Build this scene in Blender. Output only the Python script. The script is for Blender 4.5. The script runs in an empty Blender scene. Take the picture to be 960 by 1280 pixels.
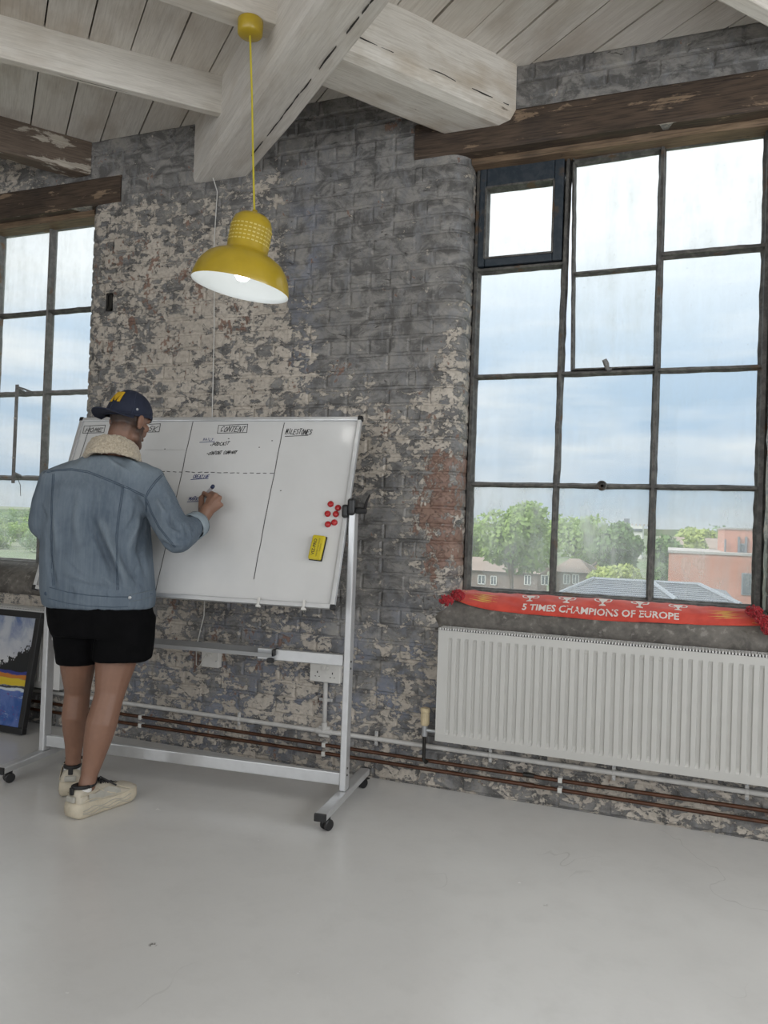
import bpy, bmesh, math, random
from mathutils import Vector, Matrix, noise
from mathutils.bvhtree import BVHTree

# ------------------------------------------------------------------ camera
FPX = 950.0                                   # focal length in pixels of the 960x1280 frame
YAW, PITCH, ROLL = (math.radians(a) for a in (20.66, 0.825, 2.0))
CAM = Vector((0.0, -3.556, 1.27))
scene = bpy.context.scene
col = scene.collection
_fw = Vector((-math.sin(YAW) * math.cos(PITCH), math.cos(YAW) * math.cos(PITCH), math.sin(PITCH)))
_rt = Vector((math.cos(YAW), math.sin(YAW), 0))
_up = _rt.cross(_fw)
C_R = _rt * math.cos(ROLL) + _up * math.sin(ROLL)
C_U = -_rt * math.sin(ROLL) + _up * math.cos(ROLL)
cam_data = bpy.data.cameras.new('camera')
cam_data.sensor_fit = 'VERTICAL'
cam_data.sensor_height = 32.0
cam_data.sensor_width = 24.0
cam_data.lens = FPX / 1280.0 * 32.0
cam_data.clip_start = 0.05
cam_data.clip_end = 6000
cam = bpy.data.objects.new('camera', cam_data)
col.objects.link(cam)
cam.matrix_world = Matrix(((C_R.x, C_U.x, -_fw.x, CAM.x), (C_R.y, C_U.y, -_fw.y, CAM.y),
                           (C_R.z, C_U.z, -_fw.z, CAM.z), (0, 0, 0, 1)))
scene.camera = cam

def ray(px, py):
    return (C_R * (px - 480) - C_U * (py - 640) + _fw * FPX).normalized()
def at_y(px, py, Y):                          # the point of the plane y = Y seen at a pixel
    d = ray(px, py); return CAM + d * ((Y - CAM.y) / d.y)
def at_z(px, py, Z):
    d = ray(px, py); return CAM + d * ((Z - CAM.z) / d.z)
def proj(P):
    v = Vector(P) - CAM; w = v.dot(_fw)
    return 480 + FPX * v.dot(C_R) / w, 640 - FPX * v.dot(C_U) / w

# ------------------------------------------------------------------ view, world, lights
scene.view_settings.view_transform = 'Standard'
scene.view_settings.look = 'None'
scene.view_settings.gamma = 1.0
scene.view_settings.use_curve_mapping = False
scene.view_settings.exposure = 0.0
scene.cycles.use_denoising = True
scene.cycles.max_bounces = 8
scene.cycles.diffuse_bounces = 5
scene.cycles.transparent_max_bounces = 24
scene.cycles.sample_clamp_indirect = 6.0
scene.cycles.caustics_reflective = False
scene.cycles.caustics_refractive = False

SKY_STRENGTH = 1.0
SUN_STRENGTH = 4.6
SIDE_FILL = 52.0
REAR_FILL = 27.0

world = bpy.data.worlds.new('overcast_sky')
scene.world = world
world.use_nodes = True
wt = world.node_tree
wt.nodes.clear()
def wn(t, **k):
    n = wt.nodes.new(t)
    for a, b in k.items(): setattr(n, a, b)
    return n
w_out = wn('ShaderNodeOutputWorld'); w_bg = wn('ShaderNodeBackground')
w_tc = wn('ShaderNodeTexCoord'); w_sep = wn('ShaderNodeSeparateXYZ')
w_map = wn('ShaderNodeMapping'); w_map.inputs['Scale'].default_value = (1.2, 1.2, 7.0)
w_noise = wn('ShaderNodeTexNoise'); w_noise.inputs['Scale'].default_value = 2.2
w_noise.inputs['Detail'].default_value = 6; w_noise.inputs['Roughness'].default_value = 0.55
w_ramp = wn('ShaderNodeValToRGB')
e = w_ramp.color_ramp.elements
e[0].position = 0.38; e[0].color = (0.43, 0.60, 0.80, 1)
e[1].position = 0.66; e[1].color = (0.88, 0.92, 0.96, 1)
w_grad = wn('ShaderNodeValToRGB')                    # cloud cover thickens upward, thin haze at the horizon
g = w_grad.color_ramp.elements
g[0].position = 0.0; g[0].color = (0.45, 0.45, 0.45, 1)
g[1].position = 0.36; g[1].color = (0.92, 0.92, 0.92, 1)
g2 = w_grad.color_ramp.elements.new(0.1); g2.color = (0.0, 0.0, 0.0, 1)
g3 = w_grad.color_ramp.elements.new(0.2); g3.color = (0.22, 0.22, 0.22, 1)
w_mix = wn('ShaderNodeMixRGB'); w_mix.inputs[2].default_value = (0.93, 0.96, 0.985, 1)
# an overcast sky grows brighter towards the zenith (CIE overcast luminance)
w_cie = wn('ShaderNodeMapRange'); w_cie.inputs['From Min'].default_value = 0.0; w_cie.inputs['From Max'].default_value = 1.0
w_cie.inputs['To Min'].default_value = 0.82 * SKY_STRENGTH; w_cie.inputs['To Max'].default_value = 2.2 * SKY_STRENGTH
wl = wt.links.new
wl(w_tc.outputs['Generated'], w_sep.inputs[0]); wl(w_tc.outputs['Generated'], w_map.inputs['Vector'])
wl(w_map.outputs[0], w_noise.inputs['Vector']); wl(w_noise.outputs['Fac'], w_ramp.inputs[0])
wl(w_sep.outputs['Z'], w_grad.inputs[0]); wl(w_grad.outputs[0], w_mix.inputs[0])
wl(w_ramp.outputs[0], w_mix.inputs[1]); wl(w_mix.outputs[0], w_bg.inputs['Color'])
wl(w_sep.outputs['Z'], w_cie.inputs['Value']); wl(w_cie.outputs[0], w_bg.inputs['Strength'])
wl(w_bg.outputs[0], w_out.inputs[0])

def sun_light():
    d = bpy.data.lights.new('hazy_sun', 'SUN'); d.energy = SUN_STRENGTH; d.angle = math.radians(25)
    d.color = (1.0, 0.96, 0.9)
    o = bpy.data.objects.new('hazy_sun', d); col.objects.link(o)
    o.rotation_euler = Vector((0.62, 0.42, -0.66)).to_track_quat('-Z', 'Y').to_euler()
sun_light()

ROOM = (-6.6, 2.7, -7.4)                      # x of the left and right walls, y of the rear wall; the brick wall stands at y = 0
CEIL = 3.47
REAR_WINDOWS = [-5.2, -3.2, -1.2, 0.8]              # centres of unseen window openings in the rear wall, added for light
SIDE_WINDOWS = [-5.6, -3.5, -1.5]                   # centres of unseen openings in the right wall, placed to light the floor
WIN_W, WIN_Z0, WIN_Z1 = 1.5, 0.95, 3.05
def fill_lamp(name, loc, direction, power):  # added area lamp filling an unseen window opening, brightens the room
    d = bpy.data.lights.new(name, 'AREA'); d.shape = 'RECTANGLE'; d.size = WIN_W; d.size_y = WIN_Z1 - WIN_Z0
    d.energy = power; d.color = (0.97, 0.985, 1.0)
    o = bpy.data.objects.new(name, d); col.objects.link(o)
    o.location = loc; o.rotation_euler = Vector(direction).to_track_quat('-Z', 'Z').to_euler()
for x in REAR_WINDOWS:
    fill_lamp('rear_fill_lamp', (x, ROOM[2] - 0.04, (WIN_Z0 + WIN_Z1) / 2), (0, 1, 0), REAR_FILL)
for y in SIDE_WINDOWS:
    fill_lamp('side_fill_lamp', (ROOM[1] + 0.04, y, (WIN_Z0 + WIN_Z1) / 2), (-1, 0, 0), SIDE_FILL)

# ------------------------------------------------------------------ node and mesh helpers
class NT:
    def __init__(s, name):
        s.m = bpy.data.materials.new(name); s.m.use_nodes = True
        s.t = s.m.node_tree; s.t.nodes.clear()
        s.out = s.t.nodes.new('ShaderNodeOutputMaterial')
    def put(s, sock, v):
        if isinstance(v, bpy.types.NodeSocket): s.t.links.new(v, sock)
        elif isinstance(v, (tuple, list)) and len(v) == 3 and sock.type == 'RGBA': sock.default_value = (*v, 1)
        else: sock.default_value = v
    def n(s, t, ins={}, **k):
        n = s.t.nodes.new(t)
        for a, b in k.items(): setattr(n, a, b)
        for a, b in ins.items(): s.put(n.inputs[a], b)
        return n
    def math(s, op, a, b=0.0, c=0.0, clamp=False):
        n = s.n('ShaderNodeMath', {0: a, 1: b}, operation=op, use_clamp=clamp)
        if op in ('MULTIPLY_ADD',): s.put(n.inputs[2], c)
        return n.outputs[0]
    def mix(s, f, a, b, mode='MIX'):
        return s.n('ShaderNodeMixRGB', {0: f, 1: a, 2: b}, blend_type=mode).outputs[0]
    def pos(s): return s.n('ShaderNodeNewGeometry').outputs['Position']
    def obj(s): return s.n('ShaderNodeTexCoord').outputs['Object']
    def mapping(s, v, scale=(1, 1, 1), loc=(0, 0, 0), rot=(0, 0, 0)):
        n = s.n('ShaderNodeMapping', {'Vector': v}); n.inputs['Scale'].default_value = scale
        n.inputs['Location'].default_value = loc; n.inputs['Rotation'].default_value = rot
        return n.outputs[0]
    def noise(s, v, scale, detail=5, rough=.6, dist=0.0):
        return s.n('ShaderNodeTexNoise', {'Vector': v, 'Scale': scale, 'Detail': detail, 'Roughness': rough, 'Distortion': dist}).outputs['Fac']
    def step(s, v, a, b):                     # smooth 0..1 between a and b
        return s.n('ShaderNodeMapRange', {'Value': v, 'From Min': a, 'From Max': b}, clamp=True).outputs[0]
    def bump(s, h, strength=.3, dist=.01):
        return s.n('ShaderNodeBump', {'Height': h, 'Strength': strength, 'Distance': dist}).outputs[0]
    def bsdf(s, color, rough=.5, metal=0.0, normal=None, **k):
        ins = {'Base Color': color, 'Roughness': rough, 'Metallic': metal}
        if normal is not None: ins['Normal'] = normal
        for a, b in k.items(): ins[a.replace('_', ' ')] = b
        n = s.n('ShaderNodeBsdfPrincipled', ins)
        return n.outputs[0]
    def end(s, sh):
        s.t.links.new(sh, s.out.inputs['Surface']); return s.m

M = {}
def simple(name, color, rough=.5, metal=0.0, var=.12, scale=8, bump=0.0, **k):
    t = NT(name); v = t.obj(); f = t.noise(v, scale, 4)
    c = t.mix(t.step(f, .3, .7), tuple(x * (1 - var) for x in color), tuple(min(1, x * (1 + var)) for x in color))
    nm = t.bump(t.noise(v, scale * 6, 4), bump, .005) if bump else None
    M[name] = t.end(t.bsdf(c, rough, metal, nm, **k)); return M[name]

class MB:
    """collects shapes; build() links them as one mesh object"""
    def __init__(s): s.v = []; s.f = []
    def add(s, vs, fs):
        o = len(s.v); s.v += [Vector(p) for p in vs]; s.f += [tuple(i + o for i in f) for f in fs]; return s
    def box(s, lo, hi):
        (a, b, c), (d, e, f) = lo, hi
        return s.add([(a, b, c), (d, b, c), (d, e, c), (a, e, c), (a, b, f), (d, b, f), (d, e, f), (a, e, f)],
                     [(3, 2, 1, 0), (4, 5, 6, 7), (0, 1, 5, 4), (1, 2, 6, 5), (2, 3, 7, 6), (3, 0, 4, 7)])
    def obox(s, c, size, X=(1, 0, 0), Y=(0, 1, 0), Z=(0, 0, 1)):
        c, X, Y, Z = Vector(c), Vector(X).normalized(), Vector(Y).normalized(), Vector(Z).normalized()
        a, b, d = (x / 2 for x in size)
        vs = [c + X * (i * a) + Y * (j * b) + Z * (k * d) for k in (-1, 1) for i, j in ((-1, -1), (1, -1), (1, 1), (-1, 1))]
        return s.add(vs, [(3, 2, 1, 0), (4, 5, 6, 7), (0, 1, 5, 4), (1, 2, 6, 5), (2, 3, 7, 6), (3, 0, 4, 7)])
    def rings(s, rings, closed=True, cap=True):
        n = len(rings[0]); vs = [p for r in rings for p in r]; fs = []
        for i in range(len(rings) - 1):
            for j in range(n if closed else n - 1):
                k = (j + 1) % n
                fs.append((i * n + j, i * n + k, (i + 1) * n + k, (i + 1) * n + j))
        if cap and closed:
            fs.append(tuple(range(n - 1, -1, -1))); fs.append(tuple((len(rings) - 1) * n + j for j in range(n)))
        return s.add(vs, fs)
    def tube(s, pts, r, n=8, cap=True):
        pts = [Vector(p) for p in pts]; rr = r if isinstance(r, (list, tuple)) else [r] * len(pts)
        rings = []; u = None
        for i, p in enumerate(pts):
            d = (pts[min(i + 1, len(pts) - 1)] - pts[max(i - 1, 0)]).normalized()
            if u is None:
                u = d.cross(Vector((0, 0, 1)) if abs(d.z) < .9 else Vector((1, 0, 0))).normalized()
            else:
                u = (u - d * u.dot(d)).normalized()
            w = d.cross(u)
            ri = rr[i] if isinstance(rr[i], (list, tuple)) else (rr[i], rr[i])
            rings.append([p + u * (ri[0] * math.cos(2 * math.pi * k / n)) + w * (ri[1] * math.sin(2 * math.pi * k / n)) for k in range(n)])
        return s.rings(rings, cap=cap)
    def limb(s, pts, n=14):
        """round-ended tapered limb: pts = [(pos, r), ...]"""
        P = [Vector(p) for p, r in pts]; R = [r for p, r in pts]
        d0 = (P[0] - P[1]).normalized(); d1 = (P[-1] - P[-2]).normalized()
        a = [P[0] + d0 * R[0] * .95, P[0] + d0 * R[0] * .7, P[0] + d0 * R[0] * .35]
        b = [P[-1] + d1 * R[-1] * .35, P[-1] + d1 * R[-1] * .7, P[-1] + d1 * R[-1] * .95]
        return s.tube(a + P + b, [R[0] * .25, R[0] * .7, R[0] * .93] + R + [R[-1] * .93, R[-1] * .7, R[-1] * .25], n)
    def lathe(s, prof, c=(0, 0, 0), axis=(0, 0, 1), n=24, cap=False):
        axis = Vector(axis).normalized(); c = Vector(c)
        u = axis.cross(Vector((0, 1, 0)) if abs(axis.y) < .9 else Vector((1, 0, 0))).normalized(); w = axis.cross(u)
        return s.rings([[c + axis * z + (u * math.cos(2 * math.pi * k / n) + w * math.sin(2 * math.pi * k / n)) * r for k in range(n)] for r, z in prof], cap=cap)
    def ellipsoid(s, c, r, n=14, m=9, frame=None):
        c = Vector(c); F = frame or (Vector((1, 0, 0)), Vector((0, 1, 0)), Vector((0, 0, 1)))
        rings = []
        for i in range(m + 1):
            t = -math.pi / 2 + math.pi * (i + .02) / (m + .04)
            rings.append([c + F[0] * (r[0] * math.cos(t) * math.cos(2 * math.pi * k / n)) + F[1] * (r[1] * math.cos(t) * math.sin(2 * math.pi * k / n)) + F[2] * (r[2] * math.sin(t)) for k in range(n)])
        return s.rings(rings)
    def prism(s, poly, dirv):
        """polygon (3D points) extruded by a vector"""
        d = Vector(dirv); n = len(poly); P = [Vector(p) for p in poly]
        return s.add(P + [p + d for p in P], [tuple(range(n - 1, -1, -1)), tuple(range(n, 2 * n))] + [(i, (i + 1) % n, n + (i + 1) % n, n + i) for i in range(n)])
    def mesh(s, name, org=(0, 0, 0), smooth=False, fix=True):
        me = bpy.data.meshes.new(name); o = Vector(org)
        me.from_pydata([tuple(p - o) for p in s.v], [], s.f)
        if fix:
            b = bmesh.new(); b.from_mesh(me); bmesh.ops.recalc_face_normals(b, faces=b.faces); b.to_mesh(me); b.free()
        if smooth: me.polygons.foreach_set('use_smooth', [True] * len(me.polygons))
        me.update(); return me
    def build(s, name, mat, parent=None, smooth=False, bevel=0.0, org=None, fix=True, segs=2):
        base = worldpos(parent) if parent else Vector(org if org else (0, 0, 0))
        me = s.mesh(name, base, smooth, fix)
        o = bpy.data.objects.new(name, me); col.objects.link(o)
        if mat: me.materials.append(M[mat] if isinstance(mat, str) else mat)
        if parent: o.parent = parent
        else: o.location = base
        if bevel:
            b = o.modifiers.new('bevel', 'BEVEL'); b.width = bevel; b.segments = segs; b.limit_method = 'ANGLE'; b.angle_limit = math.radians(40)
        return o
def worldpos(o):
    p = Vector((0, 0, 0))
    while o is not None:
        p += o.location; o = o.parent
    return p
def tag(o, label, cat, group=None):
    o['label'] = label; o['category'] = cat
    if group: o['group'] = group
    return o
def thing(name, label, cat, loc, group=None):
    o = bpy.data.objects.new(name, None); col.objects.link(o); o.location = loc; o.empty_display_size = .05
    return tag(o, label, cat, group)
def structure(o): o['kind'] = 'structure'; return o
def instance(mesh, name, parent, loc, scale=None, mat=None):
    o = bpy.data.objects.new(name, mesh); col.objects.link(o); o.parent = parent
    o.location = Vector(loc) - worldpos(parent)
    if scale: o.scale = scale
    return o
def arc(cx, cy, r, a0, a1, n):
    return [(cx + r * math.cos(math.radians(a0 + (a1 - a0) * i / n)), cy + r * math.sin(math.radians(a0 + (a1 - a0) * i / n))) for i in range(n + 1)]
def evaluated(o):
    dg = bpy.context.evaluated_depsgraph_get()
    return bpy.data.meshes.new_from_object(o.evaluated_get(dg))
def fuse(mb, voxel, smooth=6, factor=.5):
    """one continuous surface out of overlapping shapes; returns a mesh in world coordinates"""
    me = mb.mesh('fuse'); o = bpy.data.objects.new('fuse', me); col.objects.link(o)
    r = o.modifiers.new('r', 'REMESH'); r.mode = 'VOXEL'; r.voxel_size = voxel
    if smooth:
        k = o.modifiers.new('s', 'SMOOTH'); k.iterations = smooth; k.factor = factor
    out = evaluated(o)
    bpy.data.objects.remove(o); bpy.data.meshes.remove(me)
    out.polygons.foreach_set('use_smooth', [True] * len(out.polygons))
    return out
def link_mesh(name, me, mat, parent):
    """a mesh in world coordinates becomes a part of parent"""
    me.name = name; b = worldpos(parent) if parent else Vector((0, 0, 0))
    me.transform(Matrix.Translation(-b)); me.materials.clear()
    me.materials.append(M[mat]); o = bpy.data.objects.new(name, me); col.objects.link(o); o.parent = parent
    return o
def text_mesh(body, size, shear=0.0, bold=0.0):
    """flat lettering (built-in font): list of 2D verts and faces, centred"""
    cu = bpy.data.curves.new('t', 'FONT'); cu.body = body; cu.size = size; cu.align_x = 'CENTER'; cu.align_y = 'CENTER'
    cu.shear = shear; cu.offset = bold; cu.resolution_u = 2
    o = bpy.data.objects.new('t', cu); col.objects.link(o)
    me = evaluated(o); vs = [(v.co.x, v.co.y) for v in me.vertices]; fs = [tuple(p.vertices) for p in me.polygons]
    bpy.data.objects.remove(o); bpy.data.meshes.remove(me); bpy.data.curves.remove(cu)
    return vs, fs
# ------------------------------------------------------------------ materials of the room
def region(t, x, z, cx, cz, sx, sz):
    """soft elliptical area of the wall: 1 in the middle, 0 outside"""
    a = t.math('DIVIDE', t.math('SUBTRACT', x, cx), sx); b = t.math('DIVIDE', t.math('SUBTRACT', z, cz), sz)
    d = t.math('ADD', t.math('MULTIPLY', a, a), t.math('MULTIPLY', b, b))
    return t.math('SUBTRACT', 1.0, d, clamp=True)
def wall_material():
    t = NT('peeling_painted_brick'); P = t.pos()
    sp = t.n('ShaderNodeSeparateXYZ', {0: P}); x, z = sp.outputs[0], sp.outputs[2]
    nA = t.noise(P, 2.6, 4, .55, .3); nB = t.noise(t.mapping(P, (1, 1, 1.5)), 12, 8, .7, .6); nC = t.noise(P, 46, 5, .6)
    nD = t.noise(t.mapping(P, loc=(3.1, 1.7, 8.2)), 6.0, 7, .66, .6); nE = t.noise(t.mapping(P, loc=(-4, 2, 5)), 3.2, 6, .62)
    nF = t.noise(t.mapping(P, (1.2, 1, .5), loc=(7, 0, 2)), 17, 6, .65, .8)
    nB = t.math('ADD', t.math('MULTIPLY', nB, .66), t.math('MULTIPLY', t.noise(t.mapping(P, (1, 1, 1.4), loc=(5, 5, 5)), 34, 6, .7, .5), .34))
    # how much grey topcoat is left, by area of the wall
    g = t.math('MULTIPLY', region(t, x, z, -1.42, 2.75, .62, .95), .17)
    g = t.math('ADD', g, t.math('MULTIPLY', region(t, x, z, -2.6, 3.38, 1.4, .34), .16))
    g = t.math('ADD', g, t.math('MULTIPLY', region(t, x, z, 0.0, 3.4, 1.2, .3), .2))
    g = t.math('ADD', g, t.math('MULTIPLY', region(t, x, z, -1.45, .95, .45, .7), .05))
    g = t.math('ADD', g, t.math('MULTIPLY', region(t, x, z, 0.0, .75, 1.1, .4), .16))
    g = t.math('SUBTRACT', g, t.math('MULTIPLY', region(t, x, z, -2.5, 2.1, .85, .95), .03))
    s1 = t.math('ADD', t.math('ADD', t.math('MULTIPLY', nB, .78), t.math('MULTIPLY', nA, .22)), g)
    grey_left = t.step(s1, .488, .503)
    # red brick showing
    r = t.math('ADD', t.math('MULTIPLY', region(t, x, z, -1.05, 1.35, .25, .75), .112), t.math('MULTIPLY', region(t, x, z, -2.35, .62, .6, .4), .065))
    r = t.math('ADD', r, t.math('MULTIPLY', region(t, x, z, -2.75, 2.55, .7, .7), .062))
    s2 = t.math('ADD', t.math('ADD', t.math('MULTIPLY', nD, .5), t.math('ADD', t.math('MULTIPLY', nF, .3), t.math('MULTIPLY', nC, .2))), r)
    red = t.step(s2, .598, .615)
    cream = t.mix(t.step(nE, .35, .65), (.585, .532, .465), (.445, .40, .345))
    cream = t.mix(t.step(nC, .45, .75), cream, (.31, .275, .24))
    grey = t.mix(t.step(nB, .45, .72), (.27, .262, .25), (.135, .132, .13))
    nG = t.noise(t.mapping(P, (1, 1, 1.6), loc=(1, 6, 3)), 7.5, 7, .72, .7)
    grey = t.mix(t.step(nG, .46, .56), grey, (.115, .112, .109)); grey = t.mix(t.math('MULTIPLY', t.step(nG, .44, .36), .8), grey, (.32, .305, .28))
    spots = t.step(t.noise(t.mapping(P, (1, 1, 1.2), loc=(4, 4, 9)), 15, 4, .6, .5), .665, .69)
    grey = t.mix(t.math('MULTIPLY', spots, .85), grey, (.5, .45, .38))
    grey = t.mix(t.step(nF, .5, .68), grey, (.205, .208, .216))
    blue_area = t.math('ADD', region(t, x, z, -1.2, .5, .4, .45), t.math('ADD', region(t, x, z, -2.3, .4, 1.1, .6), t.math('MULTIPLY', region(t, x, z, -1.83, 2.55, .14, .7), .8)), clamp=True)
    grey = t.mix(t.math('MULTIPLY', t.math('MULTIPLY', blue_area, t.step(nD, .45, .58)), .7), grey, (.185, .21, .275))
    under = region(t, x, z, -.1, .72, 1.0, .42)
    grey = t.mix(t.math('MULTIPLY', under, .75), grey, t.mix(t.step(nB, .4, .6), (.10, .092, .082), (.20, .182, .16)))
    c = t.mix(grey_left, cream, grey)
    # light rims where a coat has flaked
    edge = t.math('SUBTRACT', 1.0, t.math('MULTIPLY', t.math('ABSOLUTE', t.math('SUBTRACT', s1, .487)), 110), clamp=True)
    c = t.mix(t.math('MULTIPLY', edge, .6), c, (.62, .58, .52))
    brick = t.mix(t.step(nC, .3, .7), (.17, .08, .054), (.29, .18, .135))
    c = t.mix(t.math('MULTIPLY', red, .85), c, brick)
    edge2 = t.math('SUBTRACT', 1.0, t.math('MULTIPLY', t.math('ABSOLUTE', t.math('SUBTRACT', s2, .596)), 90), clamp=True)
    c = t.mix(t.math('MULTIPLY', edge2, .4), c, (.45, .41, .36))
    pit = t.step(t.noise(t.mapping(P, (1, 1, 2.2), loc=(9, 9, 1)), 13, 4, .7, .8), .655, .685)
    c = t.mix(t.math('MULTIPLY', pit, .8), c, (.055, .05, .045))
    h = t.math('ADD', t.math('MULTIPLY', grey_left, .5), t.math('ADD', t.math('MULTIPLY', nC, .35), t.math('MULTIPLY', nB, .6)))
    h = t.math('SUBTRACT', h, t.math('ADD', t.math('MULTIPLY', red, .4), t.math('MULTIPLY', pit, .6)))
    rg = t.math('SUBTRACT', .68, t.math('MULTIPLY', grey_left, .24))
    M['wall'] = t.end(t.bsdf(c, rg, 0, t.bump(h, .85, .007), Specular_IOR_Level=.45))
wall_material()

def wood_paint(name, angle, base, stain, bare, peel, plank=False, grainy=.28):
    """whitewashed timber whose grain runs along a direction in the plan"""
    t = NT(name); P = t.pos()
    v = t.mapping(P, rot=(0, 0, -angle)); v = t.mapping(v, (1.0, 9.0, 9.0))
    w = t.mapping(P, rot=(0, 0, -angle)); w = t.mapping(w, (1.5, 3.2, 3.2))
    grain = t.noise(v, 2.4, 8, .65, .4); blot = t.noise(w, 1.3, 5, .6); fine = t.noise(t.mapping(v, (1, 2.5, 2.5)), 7, 5, .6)
    c = t.mix(t.step(blot, .48, .74), base, stain)
    c = t.mix(t.math('MULTIPLY', t.step(grain, .45, .8), .35), c, tuple(x * .6 for x in stain))
    c = t.mix(t.math('MULTIPLY', t.step(fine, .42, .68), grainy), c, tuple(x * .55 for x in stain))
    pm = t.step(t.math('ADD', t.math('MULTIPLY', grain, .5), t.math('MULTIPLY', t.noise(w, 3.1, 6, .66, .5), .5)), peel, peel + .025)
    c = t.mix(pm, c, t.mix(t.step(fine, .3, .7), bare, tuple(x * .55 for x in bare)))
    crack = t.step(t.noise(t.mapping(v, (.35, 2.0, 2.0)), 3.2, 3, .5), .745, .765)
    c = t.mix(t.math('MULTIPLY', crack, .85), c, (.03, .025, .02))
    if plank:
        rnd = t.n('ShaderNodeObjectInfo').outputs['Random']
        c = t.mix(t.math('MULTIPLY', rnd, .28), c, stain)
    h = t.math('SUBTRACT', t.math('ADD', t.math('MULTIPLY', grain, .6), t.math('MULTIPLY', fine, .25)), t.math('ADD', t.math('MULTIPLY', pm, .4), t.math('MULTIPLY', crack, .8)))
    M[name] = t.end(t.bsdf(c, .6, 0, t.bump(h, .6, .006), Specular_IOR_Level=.3))
BEAM_A = math.radians(138.8)
wood_paint('plank_white', BEAM_A, (.71, .68, .63), (.49, .43, .36), (.2, .15, .11), .68, True)
wood_paint('beam_white', BEAM_A, (.72, .69, .645), (.56, .505, .435), (.3, .24, .18), .70)
wood_paint('joist_white', math.radians(46), (.72, .69, .635), (.56, .505, .43), (.28, .23, .17), .70)
wood_paint('beam_stained', math.radians(53), (.72, .69, .635), (.41, .33, .235), (.13, .09, .06), .615)
wood_paint('beam_bare', math.radians(50), (.145, .11, .085), (.1, .075, .058), (.50, .45, .38), .53, False, .6)
wood_paint('lintel_wood', 0.0, (.10, .07, .05), (.035, .028, .025), (.30, .215, .145), .565, False, .8)
wood_paint('sublintel_wood', 0.0, (.24, .165, .105), (.10, .072, .05), (.05, .042, .038), .60, False, .8)

def floor_material():
    t = NT('grey_floor_paint'); P = t.pos()
    a = t.noise(P, .9, 5, .6); b = t.noise(P, 7, 6, .65); f = t.noise(P, 60, 4, .6)
    c = t.mix(t.step(a, .35, .65), (.69, .685, .672), (.63, .625, .613))
    c = t.mix(t.math('MULTIPLY', t.step(b, .5, .75), .3), c, (.54, .535, .52))
    n = t.n('ShaderNodeTexVoronoi', {'Vector': P, 'Scale': 2.6, 'Randomness': 1.0})
    chips = t.math('MULTIPLY', t.step(n.outputs['Distance'], .045, .026), t.step(t.noise(P, 60, 4, .6), .46, .52))
    c = t.mix(chips, c, (.13, .12, .105))
    vein = t.step(t.math('ABSOLUTE', t.math('SUBTRACT', t.noise(t.mapping(P, (1, .55, 1), rot=(0, 0, .5)), 1.5, 4, .55, .3), .5)), .0022, .0008)
    c = t.mix(t.math('MULTIPLY', t.math('MULTIPLY', vein, t.step(a, .54, .6)), .22), c, (.2, .19, .18))
    scuff = t.step(t.noise(t.mapping(P, (2, 6, 1), rot=(0, 0, .9)), 3, 6, .7), .66, .75)
    c = t.mix(t.math('MULTIPLY', scuff, .3), c, (.73, .725, .71))
    rough = t.math('ADD', .16, t.math('MULTIPLY', b, .16))
    h = t.math('ADD', t.math('MULTIPLY', f, .2), t.math('SUBTRACT', b, t.math('MULTIPLY', chips, .8)))
    M['floor'] = t.end(t.bsdf(c, rough, 0, t.bump(h, .12, .01), Specular_IOR_Level=.6))
floor_material()
def plaster_material(name, c0, c1):
    t = NT(name); P = t.pos(); a = t.noise(P, 2.5, 6, .62)
    M[name] = t.end(t.bsdf(t.mix(t.step(a, .35, .65), c0, c1), .7, 0, t.bump(t.noise(P, 22, 6, .6), .3, .01)))
plaster_material('whitewash', (.6, .58, .54), (.52, .49, .45)); plaster_material('dull_wall_paint', (.40, .385, .365), (.31, .30, .285))
plaster_material('gap_dark', (.02, .018, .016), (.03, .027, .024))
def sill_material():
    t = NT('worn_sill'); P = t.pos(); a = t.noise(P, 9, 7, .68, .5); b = t.noise(P, 30, 5, .6); d = t.noise(P, 3, 4, .6)
    c = t.mix(t.step(t.math('ADD', t.math('MULTIPLY', d, .5), t.math('MULTIPLY', b, .5)), .4, .6), (.10, .092, .082), (.185, .17, .15))
    c = t.mix(t.math('MULTIPLY', t.step(a, .52, .6), .7), c, (.075, .068, .06)); c = t.mix(t.math('MULTIPLY', t.step(b, .6, .66), .6), c, (.30, .28, .255))
    M['sill'] = t.end(t.bsdf(c, .65, 0, t.bump(t.math('ADD', a, t.math('MULTIPLY', b, .4)), .7, .008)))
sill_material()
def steel_frame_material(name, c0, c1, rust):
    t = NT(name); P = t.pos(); a = t.noise(P, 24, 7, .7, .3); b = t.noise(t.mapping(P, loc=(2, 5, 1)), 9, 5, .6)
    c = t.mix(t.step(a, .45, .6), c0, c1); c = t.mix(t.step(b, .6, .66), c, rust)
    M[name] = t.end(t.bsdf(c, .55, .1, t.bump(a, .6, .004)))
steel_frame_material('window_steel', (.06, .058, .055), (.125, .12, .11), (.10, .06, .035))
steel_frame_material('vent_steel', (.02, .032, .045), (.04, .05, .062), (.07, .055, .045))
steel_frame_material('grey_steel', (.17, .17, .165), (.25, .245, .235), (.2, .13, .08))
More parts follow.
